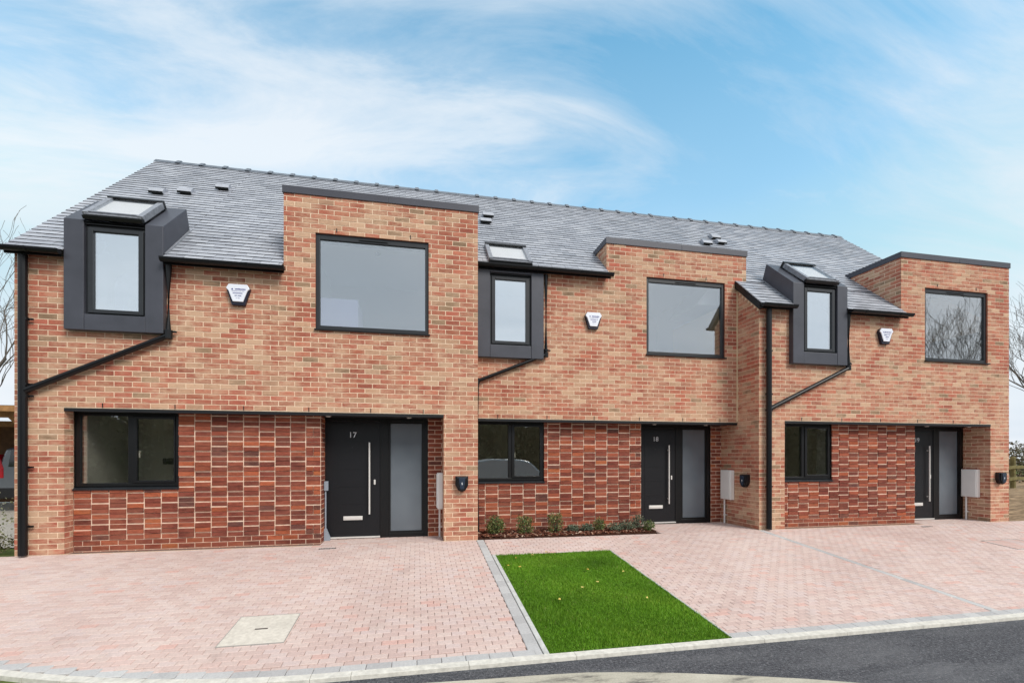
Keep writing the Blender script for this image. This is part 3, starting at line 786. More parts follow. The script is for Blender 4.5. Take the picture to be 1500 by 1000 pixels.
def coping(root, x0, x1, y0, yb_left, yb_right, open_left, open_right):
    m = MB(); o = .018; z0, z1 = 5.295, 5.405
    xm = x0+(x1-x0)*.52
    m.box(x0-o, xm-.001, y0-o, y0+.3, z0, z1); m.box(xm+.001, x1+o, y0-o, y0+.3, z0, z1)
    m.box(x0-o, x0+.3, y0+.301, yb_left, z0, z1); m.box(x1-.3, x1+o, y0+.301, yb_right, z0, z1)
    m.box(x0+.301, x1-.301, y0+.301, max(yb_left, yb_right), z0, z1-.05)
    m.build('coping', M['coping_grey'], root, bevel=.003)
def soffit(root, x0, x1, y0, y1):
    m = MB(); m.box(x0, x1, y0-.004, y0+.10, 1.972, 2.016); m.build('lintel', M['lintel_grey'], root)
    m = MB(); m.box(x0+.002, x1-.002, y0+.1, y1+.1, 1.986, 2.012); sf = m.build('soffit', M['soffit_grey'], root)
    return sf
def soffit_light(root, x, y):
    m = MB(); m.tube([(x,y,1.9855),(x,y,1.974)], .045, 16); m.tube([(x,y,1.9735),(x,y,1.962)], .03, 16); m.build('soffit_light', M['brushed_steel'], root)

# ------------------------------------------------------------------ the three houses
BM = [M['facing_brick'], M['mortar'], M['brick_reveal']]; RB = [M['red_brick'], M['red_mortar'], M['brick_reveal']]
def wall(root, name, fn, mats=None):
    m = MB(); fn(m); return m.build(name, mats or BM, root)
FX, FX_ = mapper, None
# --- left house
H1 = empty('terraced_house', (-2.2, 0, 0), 'left brick terraced house numbered 17 with metal wraparound dormer at its left', 'house', 'brick terraced houses in a row')
wh1 = [(-4.76,.421,0,2.018), (-1.507,.184,3.285,4.742), (-4.50,-3.70,3.28,4.2)]
def f(m):
    bond(m, mapper('y', 0, -1), [(-5.335,.969,-.03,4.12), (-1.954,.969,4.12,5.30)], wh1, 1)
    reveal(m, -1.507, .184, 3.285, 4.742, 0)
wall(H1, 'front_wall', f)
def lim_main(z): # gable outline along y
    if z <= 4.1: return (0.009, 7.3)
    t = (z-4.1)/RM; return (t+.009, 7.3-t)
def f(m):
    bond(m, mapper('x', -5.335, -1), [(.009,7.3,-.03,7.45)], [], 2, lim_main, True)
    m.face([(-5.329,0,-.03),(-5.329,7.3,-.03),(-5.329,7.3,4.1),(-5.329,3.65,7.45),(-5.329,0,4.1)], 1)
wall(H1, 'gable_wall', f)
def f(m):
    bond(m, mapper('x', .969, 1), [(.009,.62,-.03,5.3), (.62,1.4,4.5,5.3)], [], 3)
wall(H1, 'return_wall', f)
wall(H1, 'tower_side', lambda m: bond(m, mapper('x', -1.954, -1), [(.009,1.4,4.1,5.3)], [], 4, None, True))
wall(H1, 'pier_side', lambda m: bond(m, mapper('x', -4.76, 1), [(.009,.18,-.03,2.018)], [], 5))
wall(H1, 'pier_side', lambda m: bond(m, mapper('x', .421, -1), [(.009,.5,-.03,2.018)], [], 6, None, True))
def f(m):
    redwall(m, .18, -4.76, -1.463, 2.0, [(-4.758,-3.432,.87,1.99)], 11)
wall(H1, 'recessed_wall', f, RB)
wall(H1, 'jamb_wall', lambda m: bond(m, mapper('x', -1.463, 1), [(.19,.52,-.03,2.0)], [], 12), RB)
wall(H1, 'porch_wall', lambda m: bond(m, mapper('y', .5, -1), [(.186,.421,-.03,2.0)], [], 13, None, False, .186), RB)
lower_window(H1, 0, .205); upper_window(H1, -1.507, .184, 0); entrance(H1, 0, .52, '17')
sf = soffit(H1, -4.76, .421, 0, .55); soffit_light(sf, -1.35, .16); soffit_light(sf, -.12, .16)
coping(H1, -1.954, .969, 0, 1.3, 1.3, 1, 1)
dormer(H1, -4.705, -.10, 0, 4.585, True)
make_roof(H1, [(-5.37,-4.70,-.13,RIDGE_Y), (-4.70,-3.51,.48,RIDGE_Y), (-3.51,-1.954,-.13,RIDGE_Y), (-1.954,.969,.85,RIDGE_Y)], -5.39, .969, 1, [(-4.55,1.98), (-4.15,2.1), (-3.66,2.46)])
m = MB()
m.hexa([RP(-5.385,0,-.07),RP(-5.338,0,-.07),RP(-5.338,S_RIDGE,-.07),RP(-5.385,S_RIDGE,-.07),RP(-5.385,0,-.002),RP(-5.338,0,-.002),RP(-5.338,S_RIDGE,-.002),RP(-5.385,S_RIDGE,-.002)])
m.build('verge_trim', M['ridge_tile'], H1)
gutter(H1, -5.39, -4.71, -.175, 4.122); gutter(H1, -3.50, -1.90, -.175, 4.122)
pipe(H1, [(-5.19,-.07,4.06), (-5.19,-.07,.015)], .05, [(-5.19,-.06,2.32), (-5.19,-.06,2.16), (-5.19,-.06,1.2), (-5.19,-.06,.40), (-5.19,-.06,3.2)])
pipe(H1, [(-3.45,-.07,4.06), (-3.45,-.07,3.06), (-5.16,-.07,2.235)], .042, [(-3.45,-.07,3.12)])
room(H1, -4.74, -2.6, .29, 1.45, 0, 2.3, 'room_dim', lambda m: (m.box(-4.73,-4.66,.3,1.4,0,2.25,3), [m.box(-4.22+k*.08,-4.16+k*.08,1.41,1.445,1.22,1.32,4) for k in range(5)]))
room(H1, -1.8, .82, .12, 3.0, 2.6, 5.0, 'room_wall', lambda m: (m.box(-1.79,-.95,.5,1.3,2.6,3.92,2), m.tube([(-.7,1.2,5.0),(-.7,1.2,4.985)], .05, 12, 4), m.tube([(-.62,.8,5.0),(-.62,.8,4.985)], .05, 12, 4)))
room(H1, -4.66, -3.55, .05, 1.6, 2.6, 4.5, 'room_wall', lambda m: (m.prism([(-4.26,2.6),(-4.26,3.85),(-3.95,4.16),(-3.56,4.16),(-3.56,2.6)], 'y', .17, .26, 2),
     m.tube([(-4.0,.10,3.3),(-4.0,.10,3.42),(-4.0,.10,3.45),(-4.0,.10,3.56),(-4.0,.10,3.62)], [.05,.06,.035,.05,.015], 10, 3)))
# --- middle house (set back)
H2 = empty('terraced_house', (3.5, .6, 0), 'middle brick terraced house numbered 18 set back between its two neighbours', 'house', 'brick terraced houses in a row')
wh2 = [(.9,6.184,0,2.018), (4.246,5.911,3.285,4.742), (1.2,2.0,3.28,4.8)]
def f(m):
    bond(m, mapper('y', .6, -1), [(.972,6.184,-.03,4.72), (3.444,6.184,4.72,5.30), (6.184,6.382,4.3,5.30)], wh2, 21)
    reveal(m, 4.246, 5.911, 3.285, 4.742, .6)
wall(H2, 'front_wall', f)
wall(H2, 'tower_side', lambda m: bond(m, mapper('x', 3.444, -1), [(.609,1.9,4.6,5.3)], [], 22, None, True))
wall(H2, 'tower_side', lambda m: bond(m, mapper('x', 6.382, 1), [(.609,1.9,4.5,5.3)], [], 23))
def f(m):
    redwall(m, .78, .972, 4.226, 2.0, [(.972,2.296,.87,1.99)], 24)
wall(H2, 'recessed_wall', f, RB)
wall(H2, 'jamb_wall', lambda m: bond(m, mapper('x', 4.226, 1), [(.79,1.12,-.03,2.0)], [], 25), RB)
wall(H2, 'porch_wall', lambda m: bond(m, mapper('y', 1.1, -1), [(5.94,6.184,-.03,2.0)], [], 26, None, False, 5.95), RB)
lower_window(H2, 5.728, .805); upper_window(H2, 4.246, 5.911, .6); entrance(H2, 5.754, 1.12, '18')
sf = soffit(H2, .972, 6.18, .6, 1.15); soffit_light(sf, 4.5, .76); soffit_light(sf, 5.6, .76)
coping(H2, 3.444, 6.382, .6, 1.3, 1.3, 1, 1)
dormer(H2, 1.012, .5, .6, 4.60, False)
make_roof(H2, [(.969,3.444,.47,RIDGE_Y), (3.444,6.382,.9,RIDGE_Y)], .969, 6.16, 2, [(1.50,2.46), (1.40,2.14), (6.98,2.45)][:2])
gutter(H2, .975, 3.50, .425, 4.674)
pipe(H2, [(2.265,.54,4.6), (2.265,.54,3.17), (1.03,.54,2.66), (1.03,.54,.015)], .036, [(2.265,.54,3.25)])
room(H2, .99, 3.1, .89, 2.9, 0, 2.3, 'room_dim')
room(H2, 3.6, 6.1, .72, 3.6, 2.6, 5.0, 'room_wall', lambda m: (m.box(5.86,6.09,.75,2.4,2.6,4.3,5), m.prism([(5.5,4.4),(6.09,4.4),(6.09,4.98),(5.95,4.98)], 'y', .9, 2.0, 3)))
room(H2, 1.02, 2.2, .65, 1.6, 2.6, 4.55, 'room_wall')
# --- right house
H3 = empty('terraced_house', (9.2, 0, 0), 'right brick terraced house numbered 19 at the far end of the row', 'house', 'brick terraced houses in a row')
wh3 = [(6.73,11.682,0,2.018), (9.988,11.609,3.285,4.742), (7.03,7.84,3.28,4.2)]
def f(m):
    bond(m, mapper('y', 0, -1), [(6.184,12.181,-.03,4.12), (9.399,12.181,4.12,5.30)], wh3, 31)
    reveal(m, 9.988, 11.609, 3.285, 4.742, 0)
wall(H3, 'front_wall', f)
def f(m):
    def lim3(z):
        return (.009, 1.1) if z < 4.06 else ((z-4.06)/RM+.009, 1.1)
    bond(m, mapper('x', 6.184, -1), [(.009,1.1,-.03,2.018), (.009,.599,2.018,4.62)], [], 32, lim3, True)
    m.face([(6.19,0,-.03),(6.19,1.1,-.03),(6.19,1.1,2.02),(6.19,.599,2.02),(6.19,.599,4.62),(6.19,0,4.07)], 1)
wall(H3, 'return_wall', f)
wall(H3, 'tower_side', lambda m: bond(m, mapper('x', 9.399, -1), [(.009,1.5,4.1,5.3)], [], 33, None, True))
wall(H3, 'tower_side', lambda m: bond(m, mapper('x', 12.181, 1), [(.009,1.4,4.1,5.3)], [], 36))
wall(H3, 'pier_side', lambda m: bond(m, mapper('x', 6.73, 1), [(.009,.18,-.03,2.018)], [], 34))
wall(H3, 'pier_side', lambda m: bond(m, mapper('x', 11.682, -1), [(.009,.5,-.03,2.018)], [], 35, None, True))
def f(m):
    bond(m, mapper('x', 12.181, 1), [(.009,7.3,-.03,4.1)], [], 37)
    bond(m, mapper('x', 11.74, 1), [(.009,7.3,4.1,7.45)], [], 38, lim_main)
    m.face([(11.734,0,4.0),(11.734,7.3,4.0),(11.734,7.3,4.1),(11.734,3.65,7.45),(11.734,0,4.1)], 1)
    m.box(11.7, 12.17, 1.4, 7.3, 4.06, 4.10)
wall(H3, 'gable_wall', f)
def f(m):
    redwall(m, .18, 6.73, 9.966, 2.0, [(6.73,7.96,.87,1.99)], 41)
wall(H3, 'recessed_wall', f, RB)
wall(H3, 'jamb_wall', lambda m: bond(m, mapper('x', 9.966, 1), [(.19,.52,-.03,2.0)], [], 42), RB)
lower_window(H3, 11.39, .205); upper_window(H3, 9.988, 11.609, 0); entrance(H3, 11.478, .5, '19')
sf = soffit(H3, 6.73, 11.682, 0, .53); soffit_light(sf, 10.25, .16); soffit_light(sf, 11.35, .16)
coping(H3, 9.399, 12.181, 0, 1.3, 1.3, 1, 1)
dormer(H3, 6.825, -.10, 0, 4.575, True)
make_roof(H3, [(6.13,6.83,-.13,.598), (6.83,8.02,.48,.598), (8.02,9.399,-.13,.598), (6.384,9.399,.60,RIDGE_Y), (9.399,11.76,.85,RIDGE_Y)], 6.16, 11.78, 3, [(7.02,2.55), (7.0,2.30), (6.54,2.18)])
m = MB(); S6 = s_of(.598)
m.hexa([RP(6.125,0,-.11),RP(6.182,0,-.11),RP(6.182,S6,-.11),RP(6.125,S6,-.11),RP(6.125,0,-.002),RP(6.182,0,-.002),RP(6.182,S6,-.002),RP(6.125,S6,-.002)])
m.build('verge_trim', M['gutter_black'], H3); m = MB(); sr = s_of(1.0)
m.hexa([RP(11.74,sr,-.07),RP(11.775,sr,-.07),RP(11.775,S_RIDGE,-.07),RP(11.74,S_RIDGE,-.07),RP(11.74,sr,-.002),RP(11.775,sr,-.002),RP(11.775,S_RIDGE,-.002),RP(11.74,S_RIDGE,-.002)])
m.build('verge_trim', M['gutter_black'], H3)
gutter(H3, 6.13, 6.83, -.175, 4.122); gutter(H3, 8.03, 9.45, -.175, 4.122)
pipe(H3, [(6.335,-.07,4.06), (6.335,-.07,.015)], .048, [(6.335,-.06,2.5), (6.335,-.06,2.2), (6.335,-.06,.8), (6.335,-.06,3.3)])
pipe(H3, [(8.075,-.07,4.06), (8.075,-.07,3.04), (6.36,-.07,2.23)], .042, [(8.075,-.07,3.12)])
room(H3, 6.6, 8.8, .29, 2.3, 0, 2.3, 'room_dim', lambda m: m.box(8.02,8.1,.3,.6,0,2.25,3))
room(H3, 9.55, 12.05, .12, 3.0, 2.6, 5.0, 'room_wall'); room(H3, 6.87, 7.98, .05, 1.6, 2.6, 4.5, 'room_wall')
m = MB(); m.box(6.166, 6.1835, .584, .5985, 2.03, 4.6); m.build('sealant_joint', M['cream_paint'], H2)
for root, y, xs_ in ((H1, 0, (-4.3,-3.4,-2.5,-1.6,-.7,.1,-1.2,-.1)), (H2, .6, (1.4,2.3,3.2,4.1,5.0,5.8,4.6,5.5)), (H3, 0, (7.1,8.0,8.9,9.8,10.7,11.4,10.3,11.3))):
    for k, x in enumerate(xs_):
        z = 2.0275 if k < 6 else 4.7665
        m = MB(); m.box(x-.006, x+.006, y-.003, y+.01, z, z+.063); m.build('weep_vent', M['frame_black'], root)
for root, a, b in ((H1,-5.33,.96), (H2,.975,6.17), (H3,6.2,12.17)):
    m = MB(); m.box(a, b, 7.2, 7.29, -.03, 4.05, 0, .3); m.build('rear_wall', M['facing_brick'], root)

# ------------------------------------------------------------------ fittings on the walls
def alarm(x, y, z, lab):
    root = empty('alarm_box', (x, y, z), lab, 'alarm box', 'white alarm boxes on the upper walls')
    m = MB(); m.prism([(x-.16,z+.085),(x-.125,z+.14),(x+.125,z+.14),(x+.16,z+.085),(x+.088,z-.155),(x-.088,z-.155)], 'y', y-.055, y-.002); m.build('backplate', M['alarm_navy'], root, bevel=.006)
    m = MB(); m.prism([(x-.158,z+.082),(x-.123,z+.143),(x+.123,z+.143),(x+.158,z+.082),(x+.125,z+.045),(x+.068,z-.11),(x-.068,z-.11),(x-.125,z+.045)], 'y', y-.075, y-.0555)
    cv = m.build('cover', M['alarm_white'], root, bevel=.006)
    m = MB(); rg = random.Random(int(x*100))
    m.prism([(x-.088,z+.058),(x-.073,z+.085),(x-.058,z+.058)], 'y', y-.0765, y-.0752); m.build('emblem', M['label_blue'], cv)
    for (zz, hh, w0, w1, cw) in ((z+.06,.022,-.048,.10,.011), (z+.038,.008,-.08,.085,.007), (z+.004,.015,-.066,.07,.010), (z-.032,.015,-.04,.042,.010), (z-.062,.006,-.025,.03,.008)):
        u = w0; m = MB()
        while u < w1:
            if rg.random() > .13: m.box(x+u, x+u+cw*.72, y-.0765, y-.0752, zz-(hh*.35 if rg.random() < .3 else 0)*0, zz+hh*rg.uniform(.75, 1))
            u += cw
        m.build('lettering', M['label_blue'], cv)
alarm(-2.555, 0, 3.71, 'white alarm box with navy backplate beside the left wraparound dormer')
alarm(3.165, .6, 3.835, 'white alarm box on the set back middle house wall')
alarm(8.965, 0, 3.70, 'white alarm box on the right house between dormer and picture window')
def charger(loc, rz, lab):
    root = empty('charging_point', loc, lab, 'car charger', 'black car chargers on the brick piers'); root.rotation_euler = (0, 0, rz); root['_o'] = (0,0,0)
    m = MB(); zf = [(-.10,.12),(.10,.12),(.10,-.03),(.055,-.11),(0,-.13),(-.055,-.11),(-.10,-.03)]
    m.prism(zf, 'y', -.075, -.002); m.prism([(u*.8, w_*.88) for u, w_ in zf], 'y', -.095, -.0752); m.build('body', M['charger_black'], root, bevel=.008)
    m = MB(); m.prism([(-.055,.10),(.055,.10),(.03,-.085),(-.03,-.085)], 'y', -.102, -.0955); m.build('front_panel', M['charger_panel'], root, bevel=.003)
    m = MB(); m.prism([(-.012,.0),(.004,.03),(.002,.006),(.012,.006),(-.004,-.028),(-.001,-.002)], 'y', -.104, -.1022); m.build('light_mark', M['white_mark'], root)
charger((.705, 0, .915), 0, 'black car charging point on the brick pier beside the left meter box')
charger((6.184, .335, .89), -pi/2, 'black car charging point seen side on beside the middle meter box')
charger((11.90, 0, .905), 0, 'black car charging point on the far right brick pier')
def meter(xw, y0, y1, lab, d=.09):
    root = empty('meter_box', (xw, (y0+y1)/2, 0), lab, 'meter box', 'white meter boxes on the entrance return walls')
    m = MB(); m.box(xw-d, xw-.002, y0, y1, .49, 1.08); bd = m.build('body', M['white_plastic'], root, bevel=.01)
    m = MB(); m.box(xw-d-.012, xw-d-.0005, y0+.02, y1-.02, .51, 1.06); m.build('door', M['white_plastic'], root, bevel=.004)
    m = MB(); yc = y1-.07; m.tube([(xw-.045,yc,.489),(xw-.045,yc,.0)], .017, 10); m.tube([(xw-.045,yc,.16),(xw-.045,yc,.185)], .023, 10); m.box(xw-.045, xw-.002, yc-.03, yc+.03, .165, .18)
    m.build('conduit', M['white_plastic'], root)
meter(.421, .18, .47, 'white meter box seen edge on beside the left front door')
meter(6.184, .68, 1.0, 'white meter box in the corner beside the middle front door')
meter(11.682, .18, .48, 'white meter box on the return wall beside the right front door')
root = empty('cable_conduit', (-1.43, .40, 0), 'grey cable conduit with switch box at the left jamb of door 17', 'conduit')
m = MB(); m.tube([(-1.44,.43,0),(-1.44,.43,.80)], .013, 8); m.build('tube', M['conduit_grey'], root)
m = MB(); m.box(-1.458, -1.40, .40, .47, .80, .95); m.build('switch_box', M['conduit_grey'], root, bevel=.004)
m = MB(); m.prism([(-1.458,0),(-1.37,0),(-1.37,.05),(-1.425,.19),(-1.458,.19)], 'y', .40, .46); m.build('skirt', M['conduit_grey'], root)

# ------------------------------------------------------------------ planting bed
def inbed(x, y): return .99 < x < 4.2 and .05+.0*(x) < y < .77 and not (x > 3.0 and y < .0)
m = MB(); m.prism([(.985,.775),(.985,.045),(2.9,.062),(4.15,.02),(4.22,.775)], 'z', -.02, .012)
tag(m.build('planting_bed', M['bed_soil']), kind='structure')
m = MB(); rg = random.Random(5)
for i in range(2600):
    x = rg.uniform(1.0, 4.2); y = rg.uniform(.06, .76)
    if x > 4.1 and y < .1: continue
    l = rg.uniform(.012, .035); wd = l*rg.uniform(.3, .6); a = rg.uniform(0, 2*pi); z = .014+rg.uniform(0, .025); tz = rg.uniform(-.012, .012)
    c_, s_ = cos(a), sin(a)
    P = [(x+u*c_-v*s_, y+u*s_+v*c_, z+tz*u/l) for u, v in ((-l,-wd),(l,-wd),(l,wd),(-l,wd))]
    m.hexa([(p[0],p[1],p[2]-.006) for p in P]+P, 0, rg.random()**1.3)
tag(m.build('bark_mulch', M['bark_chip']), kind='stuff')
def plant(name, x, y, w_, hgt, n, lm, lab, cat, group, seed, boxy=False, z0=0.0, ls=(.015,.030)):
    root = empty(name, (x, y, z0), lab, cat, group); rg = random.Random(seed)
    st = MB(); lf = MB()
    for k in range(9):
        a = rg.uniform(0, 2*pi); rr = w_*rg.uniform(.1, .42)
        st.tube([(x,y,z0),(x+cos(a)*rr*.5,y+sin(a)*rr*.5,z0+hgt*.5),(x+cos(a)*rr,y+sin(a)*rr,z0+hgt*rg.uniform(.8,.97))], [.006,.004,.002], 5)
    for i in range(n):
        while 1:
            u, v, q = rg.uniform(-1,1), rg.uniform(-1,1), rg.uniform(0,1)
            if boxy:
                if max(abs(u), abs(v)) < .98 and (abs(u) > .35 or abs(v) > .35 or q > .5 or rg.random() < .3): break
            elif u*u+v*v+(2*q-.9)**2 < 1: break
        jag = 1+.22*sin(u*7+seed)*sin(q*9+v*5)
        p = Vector((x+u*w_/2*jag, y+v*w_/2*jag, z0+.02+q*hgt*(1+.12*sin(u*9+v*7+seed))))
        L = rg.uniform(*ls); d = Vector((rg.gauss(0,1), rg.gauss(0,1), rg.gauss(.35,.8))).normalized()
        s_ = d.cross(Vector((rg.gauss(0,1), rg.gauss(0,1), rg.gauss(0,1)))).normalized()*L*.42
        nrm = d.cross(s_).normalized()*L*.12
        r = rg.random()
        lf.face([tuple(p), tuple(p+d*L*.5+s_+nrm), tuple(p+d*L), tuple(p+d*L*.5-s_+nrm)], 0, r)
    st.build('stem', M['twig'], root); lf.build('foliage', M[lm], root)
G1 = 'shrubs in the planting bed'
plant('shrub', 1.32, .40, .33, .31, 1500, 'shrub_leaf', 'leftmost rounded green shrub in the bed under the middle window', 'shrub', G1, 1)
plant('shrub', 1.84, .38, .26, .27, 1100, 'shrub_leaf', 'second boxy variegated shrub in the bed below the middle window', 'shrub', G1, 2, True)
plant('shrub', 2.40, .42, .24, .31, 1000, 'shrub_leaf', 'tall boxy shrub third from the left in the planting bed', 'shrub', G1, 3, True)
G2 = 'low plants in the planting bed'
for i, (x, y, w_, hg, mt, lab) in enumerate(((2.72,.42,.2,.10,'sage_leaf','flat grey low plant just right of the three boxy shrubs'),
    (2.98,.38,.2,.12,'sage_leaf','second small grey low plant right of the boxy shrubs'), (3.22,.42,.2,.2,'shrub_leaf','upright bright green plant in the middle of the bed'),
    (3.50,.34,.26,.12,'sage_leaf','wide silvery low plant in the bed left of door 18'), (3.74,.36,.24,.15,'sage_leaf','silvery green mound of leaves near the right end of the bed'),
    (4.0,.46,.22,.24,'sage_leaf','taller blue green plant against the wall near door 18'), (4.08,.2,.18,.17,'shrub_leaf','last small green plant at the right tip of the bed'))):
    plant('low_plant', x, y, w_*1.2, hg*1.15, 600, mt, lab, 'plant', G2, 20+i)

# ------------------------------------------------------------------ bare trees
def bare_tree(x, y, z, hgt, lab, group, seed, trunk_r=.16, spread=.55, depth=6, name='bare_tree'):
    root = empty(name, (x, y, z), lab, 'tree', group); rg = random.Random(seed); tr = MB(); cr = MB()
    def grow(p, d, L, r, lev):
        n = 3; pts = [p]; rad = [r]; q = p.copy(); dd = d.copy()
        for k in range(n):
            dd = (dd+Vector((rg.gauss(0,.12), rg.gauss(0,.12), rg.gauss(.04,.08)))).normalized(); q = q+dd*L/n
            pts.append(q.copy()); rad.append(max(.005, r*(1-.38*(k+1)/n)))
        (tr if lev < 2 else cr).tube(pts, rad, 7 if lev < 2 else (4 if lev < 4 else 3), cap=False)
        if lev >= depth: return
        for k in range(3 if lev < 4 else 2):
            f = rg.uniform(.4, 1) if k else 1.0
            base = pts[min(n, max(1, int(round(f*n))))]
            ax = Vector((rg.gauss(0,1), rg.gauss(0,1), rg.gauss(0,.5))).normalized()
            nd = (dd+ax*spread*rg.uniform(.6, 1.3)+Vector((0,0,.10))).normalized()
            grow(base, nd, L*rg.uniform(.62, .84), rad[-1]*rg.uniform(.55, .8), lev+1)
    grow(Vector((x,y,z)), Vector((rg.gauss(0,.05), rg.gauss(0,.05), 1)), hgt*.30, trunk_r, 0)
    tr.build('trunk', M['bark'], root); cr.build('crown', M['twig'], root)
TG = 'bare winter trees behind the houses'
bare_tree(-14.3, 10.8, 0, 9.5, 'bare winter tree beyond the left end of the houses', TG, 4)
bare_tree(24.2, 5.4, .4, 9.5, 'bare winter tree beside the post and rail fence on the right', TG, 9)
bare_tree(27.6, 8.5, .5, 9.5, 'bare winter tree further back beyond the hedge on the right', TG, 14)
# trees and hedge across the road, seen only mirrored in the windows
TO = 'bare trees across the road'
for i, (x, y, hh, lab) in enumerate(((24.3,-10.5,9.6,'bare tree across the road mirrored at the left of the right picture window'), (26.2,-11.2,10,'taller bare tree across the road in the middle of its group'),
     (28.0,-10.6,9.6,'bare tree across the road at the right end of its group'), (30.2,-12.5,9.6,'bare tree across the road standing furthest from the houses'))):
    bare_tree(x, y, -.4, hh, lab, TO, 30+i, .15, .36, 7)

def hedge(name, x0, x1, y, z, hgt, th, n, lm, lab, seed, rot=0, lsz=(.05,.12), core=False):
    root = empty(name, ((x0+x1)/2, y, z), lab, 'hedge'); rg = random.Random(seed); lf = MB(); st = MB()
    for i in range(int((x1-x0)/.5)):
        x = x0+.25+i*.5; yy = y+rg.uniform(-.2,.2)*th
        for k in range(4):
            st.tube([(x,yy,z),(x+rg.gauss(0,.15),yy+rg.gauss(0,.1),z+hgt*.5),(x+rg.gauss(0,.3),yy+rg.gauss(0,.2),z+hgt*rg.uniform(.85,1.15))], [.02,.012,.005], 4)
    for i in range(n):
        x = rg.uniform(x0, x1); q = rg.random()**.8; top = 1+.14*sin(x*1.9+seed)+.08*sin(x*5.3)
        p = Vector((x, y+rg.uniform(-.5,.5)*th*(1-.3*q), z+q*hgt*top)); L = rg.uniform(*lsz)
        d = Vector((rg.gauss(0,1), rg.gauss(0,1), rg.gauss(0,1))).normalized(); s_ = d.cross(Vector((rg.gauss(0,1), rg.gauss(0,1), rg.gauss(0,1)))).normalized()*L*.4
        lf.face([tuple(p), tuple(p+d*L*.5+s_), tuple(p+d*L), tuple(p+d*L*.5-s_)], 0, rg.random())
    st.build('stem', M['twig'], root); lf.build('foliage', M[lm], root)
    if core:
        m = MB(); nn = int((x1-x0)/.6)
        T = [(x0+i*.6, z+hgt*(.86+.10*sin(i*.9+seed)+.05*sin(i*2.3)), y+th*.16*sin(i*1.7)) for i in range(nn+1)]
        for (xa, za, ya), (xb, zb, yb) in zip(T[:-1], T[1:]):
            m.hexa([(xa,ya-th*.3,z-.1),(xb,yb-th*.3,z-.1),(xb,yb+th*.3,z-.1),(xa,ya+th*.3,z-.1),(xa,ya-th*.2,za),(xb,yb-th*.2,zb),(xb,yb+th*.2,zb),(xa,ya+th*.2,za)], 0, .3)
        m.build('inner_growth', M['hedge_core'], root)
hedge('hedge', 16.5, 34, 6.5, .35, 1.35, 1.3, 15000, 'hedge_leaf', 'brown twiggy hedge behind the wooden fence on the right', 2)
hedge('hedge', -22, 30, -19, -.4, 4.6, 1.6, 45000, 'ivy_leaf', 'long dark green hedge across the road behind the viewer', 6, 0, (.12,.26), True)

# ------------------------------------------------------------------ right-hand background: bank, fence
m = MB(); rg = random.Random(8)
nx, ny = 40, 26; gx = lambda i: 12.22+i*.55; gy = lambda j: -.30+j*.55
def bank(x, y):
    t = max(0, min(1, (x-12.2)/4.5)); u = max(0, min(1, (y+.3)/1.0))
    return -.02+.42*t*t*(3-2*t)*(.35+.65*u)+.03*sin(x*2.3+y*1.7)*t+.015*sin(x*7+y*5)*t
V = [[(gx(i), gy(j), bank(gx(i), gy(j))) for i in range(nx)] for j in range(ny)]
for j in range(ny-1):
    for i in range(nx-1): m.face([V[j][i], V[j][i+1], V[j+1][i+1], V[j+1][i]])
tag(m.build('soil_bank', M['soil'], smooth=True), kind='structure')
root = empty('post_and_rail_fence', (17.4, 3.2, .35), 'weathered timber post and rail fence on the right bank', 'fence')
fx = [(16.2,3.05),(17.5,3.2),(19.2,3.4),(20.9,3.6),(22.6,3.8)]
for (x, y) in fx:
    m = MB(); zb = bank(x, y)-.1; m.tube([(x,y,zb),(x,y,zb+1.0),(x,y,zb+1.03)], [.065,.062,.05], 10); m.build('post', M['fence_wood'], root)
for zr in (.38, .72):
    m = MB()
    for (xa, ya), (xb, yb) in zip(fx[:-1], fx[1:]):
        z0, z1 = bank(xa,ya)-.1+zr, bank(xb,yb)-.1+zr
        m.hexa([(xa,ya-.10,z0-.045),(xb,yb-.10,z1-.045),(xb,yb-.065,z1-.045),(xa,ya-.065,z0-.045),(xa,ya-.10,z0+.045),(xb,yb-.10,z1+.045),(xb,yb-.065,z1+.045),(xa,ya-.065,z0+.045)])
    m.build('rail', M['fence_wood'], root)

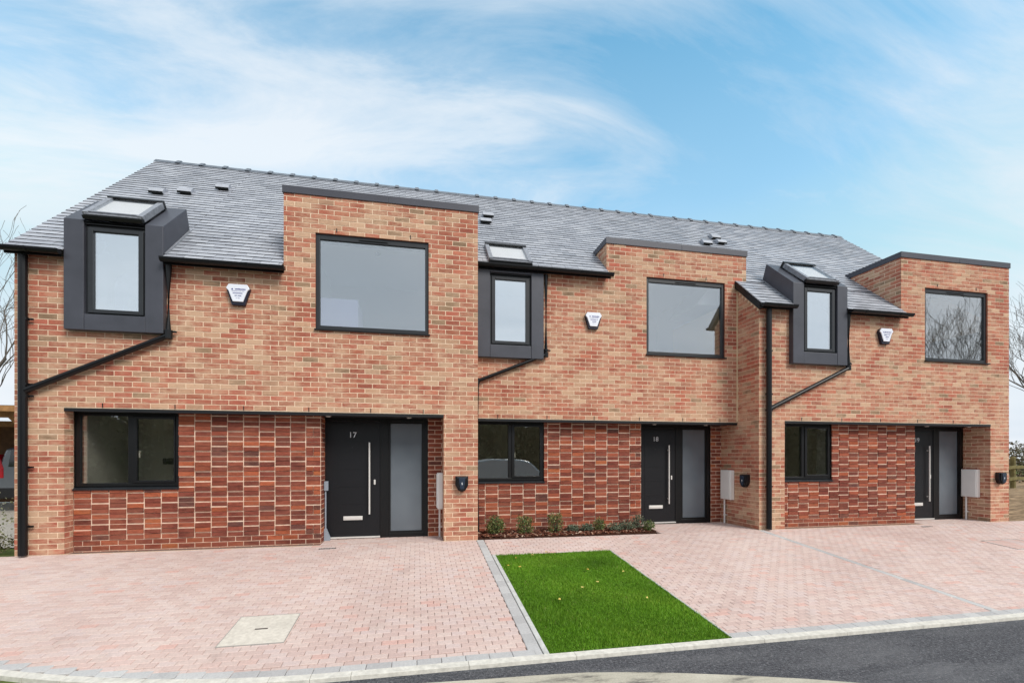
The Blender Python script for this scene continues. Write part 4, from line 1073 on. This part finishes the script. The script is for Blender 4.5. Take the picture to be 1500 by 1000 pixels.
# ------------------------------------------------------------------ left-hand background: gravel, shrub, car, carport
m = MB(); m.face([(-30,.9,-.03),(-5.6,.9,-.03),(-5.6,12,-.03),(-30,12,-.03)]); tag(m.build('gravel_path', M['gravel']), kind='structure')
plant('shrub', -6.15, .55, .9, .95, 420, 'pale_leaf', 'thin pale leaved shrub beside the left corner of the houses', 'shrub', None, 61, False, -.04, (.02,.05))
plant('shrub', -5.85, .3, .6, .28, 500, 'ivy_leaf', 'low dark green ground shrub at the left house corner', 'shrub', None, 62, False, -.04, (.02,.045))
def car(x0, y0, z0, lab, paint):
    root = empty('parked_car', (x0+2.3, y0+.9, z0), lab, 'car')
    prof = [(0,.42),(.04,.30),(.5,.26),(4.2,.26),(4.55,.32),(4.6,.62),(4.45,.84),(3.5,.98),(2.9,1.50),(2.5,1.62),(1.0,1.66),(.25,1.55),(.08,1.12),(0,.95)]
    m = MB(); m.prism([(x0+a, z0+b) for a, b in prof], 'y', y0, y0+1.8); m.build('body', M[paint], root, bevel=.06)
    m = MB()
    m.prism([(x0+a, z0+b) for a, b in ((.30,1.08),(.36,1.50),(1.0,1.58),(1.45,1.58),(1.45,1.08))], 'y', y0-.006, y0+.01); m.prism([(x0+a, z0+b) for a, b in ((1.52,1.08),(1.52,1.58),(2.45,1.55),(2.85,1.45),(3.25,1.06))], 'y', y0-.006, y0+.01)
    m.build('side_window', M['car_glass'], root)
    for yy in (y0-.012, y0+1.62):
        m = MB(); m.prism([(x0-.012,z0+.78),(x0-.012,z0+1.36),(x0+.10,z0+1.40),(x0+.20,z0+1.05),(x0+.2,z0+.80)], 'y', yy, yy+.19); m.build('tail_light', M['tail_red'], root, bevel=.015)
    m = MB(); m.box(x0-.04, x0+.5, y0-.012, y0+1.812, z0+.28, z0+.56); m.build('bumper', M['car_dark'], root, bevel=.04)
    for (wx, wy) in ((.85,-.02),(3.65,-.02),(.85,1.62),(3.65,1.62)):
        m = MB(); m.tube([(x0+wx,y0+wy,z0+.33),(x0+wx,y0+wy+.2,z0+.33)], .33, 24); wl = m.build('wheel', M['tyre'], root, bevel=.02)
        m = MB(); m.tube([(x0+wx,y0+wy-.004,z0+.33),(x0+wx,y0+wy+.1,z0+.33)], .22, 16); m.build('rim', M['rim'], wl)
car(-10.36, 6.5, 0.02, 'grey parked estate car with red tail light under the timber carport', 'car_paint')
car(2.6, -15.2, -.39, 'silver parked car across the road mirrored in the middle ground floor window', 'silver_paint')
root = empty('carport', (-10.5, 6.5, 0), 'open timber carport with braced posts over the grey car', 'carport')
for (x, y) in ((-8.5,5.3),(-13.0,5.3),(-8.5,9.2),(-13.0,9.2)):
    m = MB(); m.box(x-.07, x+.07, y-.07, y+.07, -.03, 2.25); m.build('post', M['timber'], root)
for y in (5.3, 9.2):
    m = MB(); m.box(-14.2, -8.0, y-.06, y+.06, 2.252, 2.42); m.build('beam', M['timber'], root)
    for (x, sg) in ((-8.5,-1),(-13.0,1)):
        m = MB(); m.prism([(x+sg*.075,1.55),(x+sg*.075,1.68),(x+sg*.56,2.25),(x+sg*.68,2.25)], 'y', y-.04, y+.04); m.build('brace', M['timber'], root)
m = MB(); m.hexa([(-14.3,4.9,2.43),(-7.9,4.9,2.43),(-7.9,9.6,2.63),(-14.3,9.6,2.63),(-14.3,4.9,2.50),(-7.9,4.9,2.50),(-7.9,9.6,2.70),(-14.3,9.6,2.70)]); m.build('roof', M['carport_felt'], root)
m = MB(); m.box(-14.3, -7.9, 4.86, 4.898, 2.36, 2.49); m.build('fascia', M['timber'], root)
m = MB(); m.box(-14.2, -8.0, 9.3, 9.36, .0, 2.3); m.build('back_boarding', M['timber_dark'], root)

for o in bpy.data.objects:
    if '_o' in o.keys(): del o['_o']
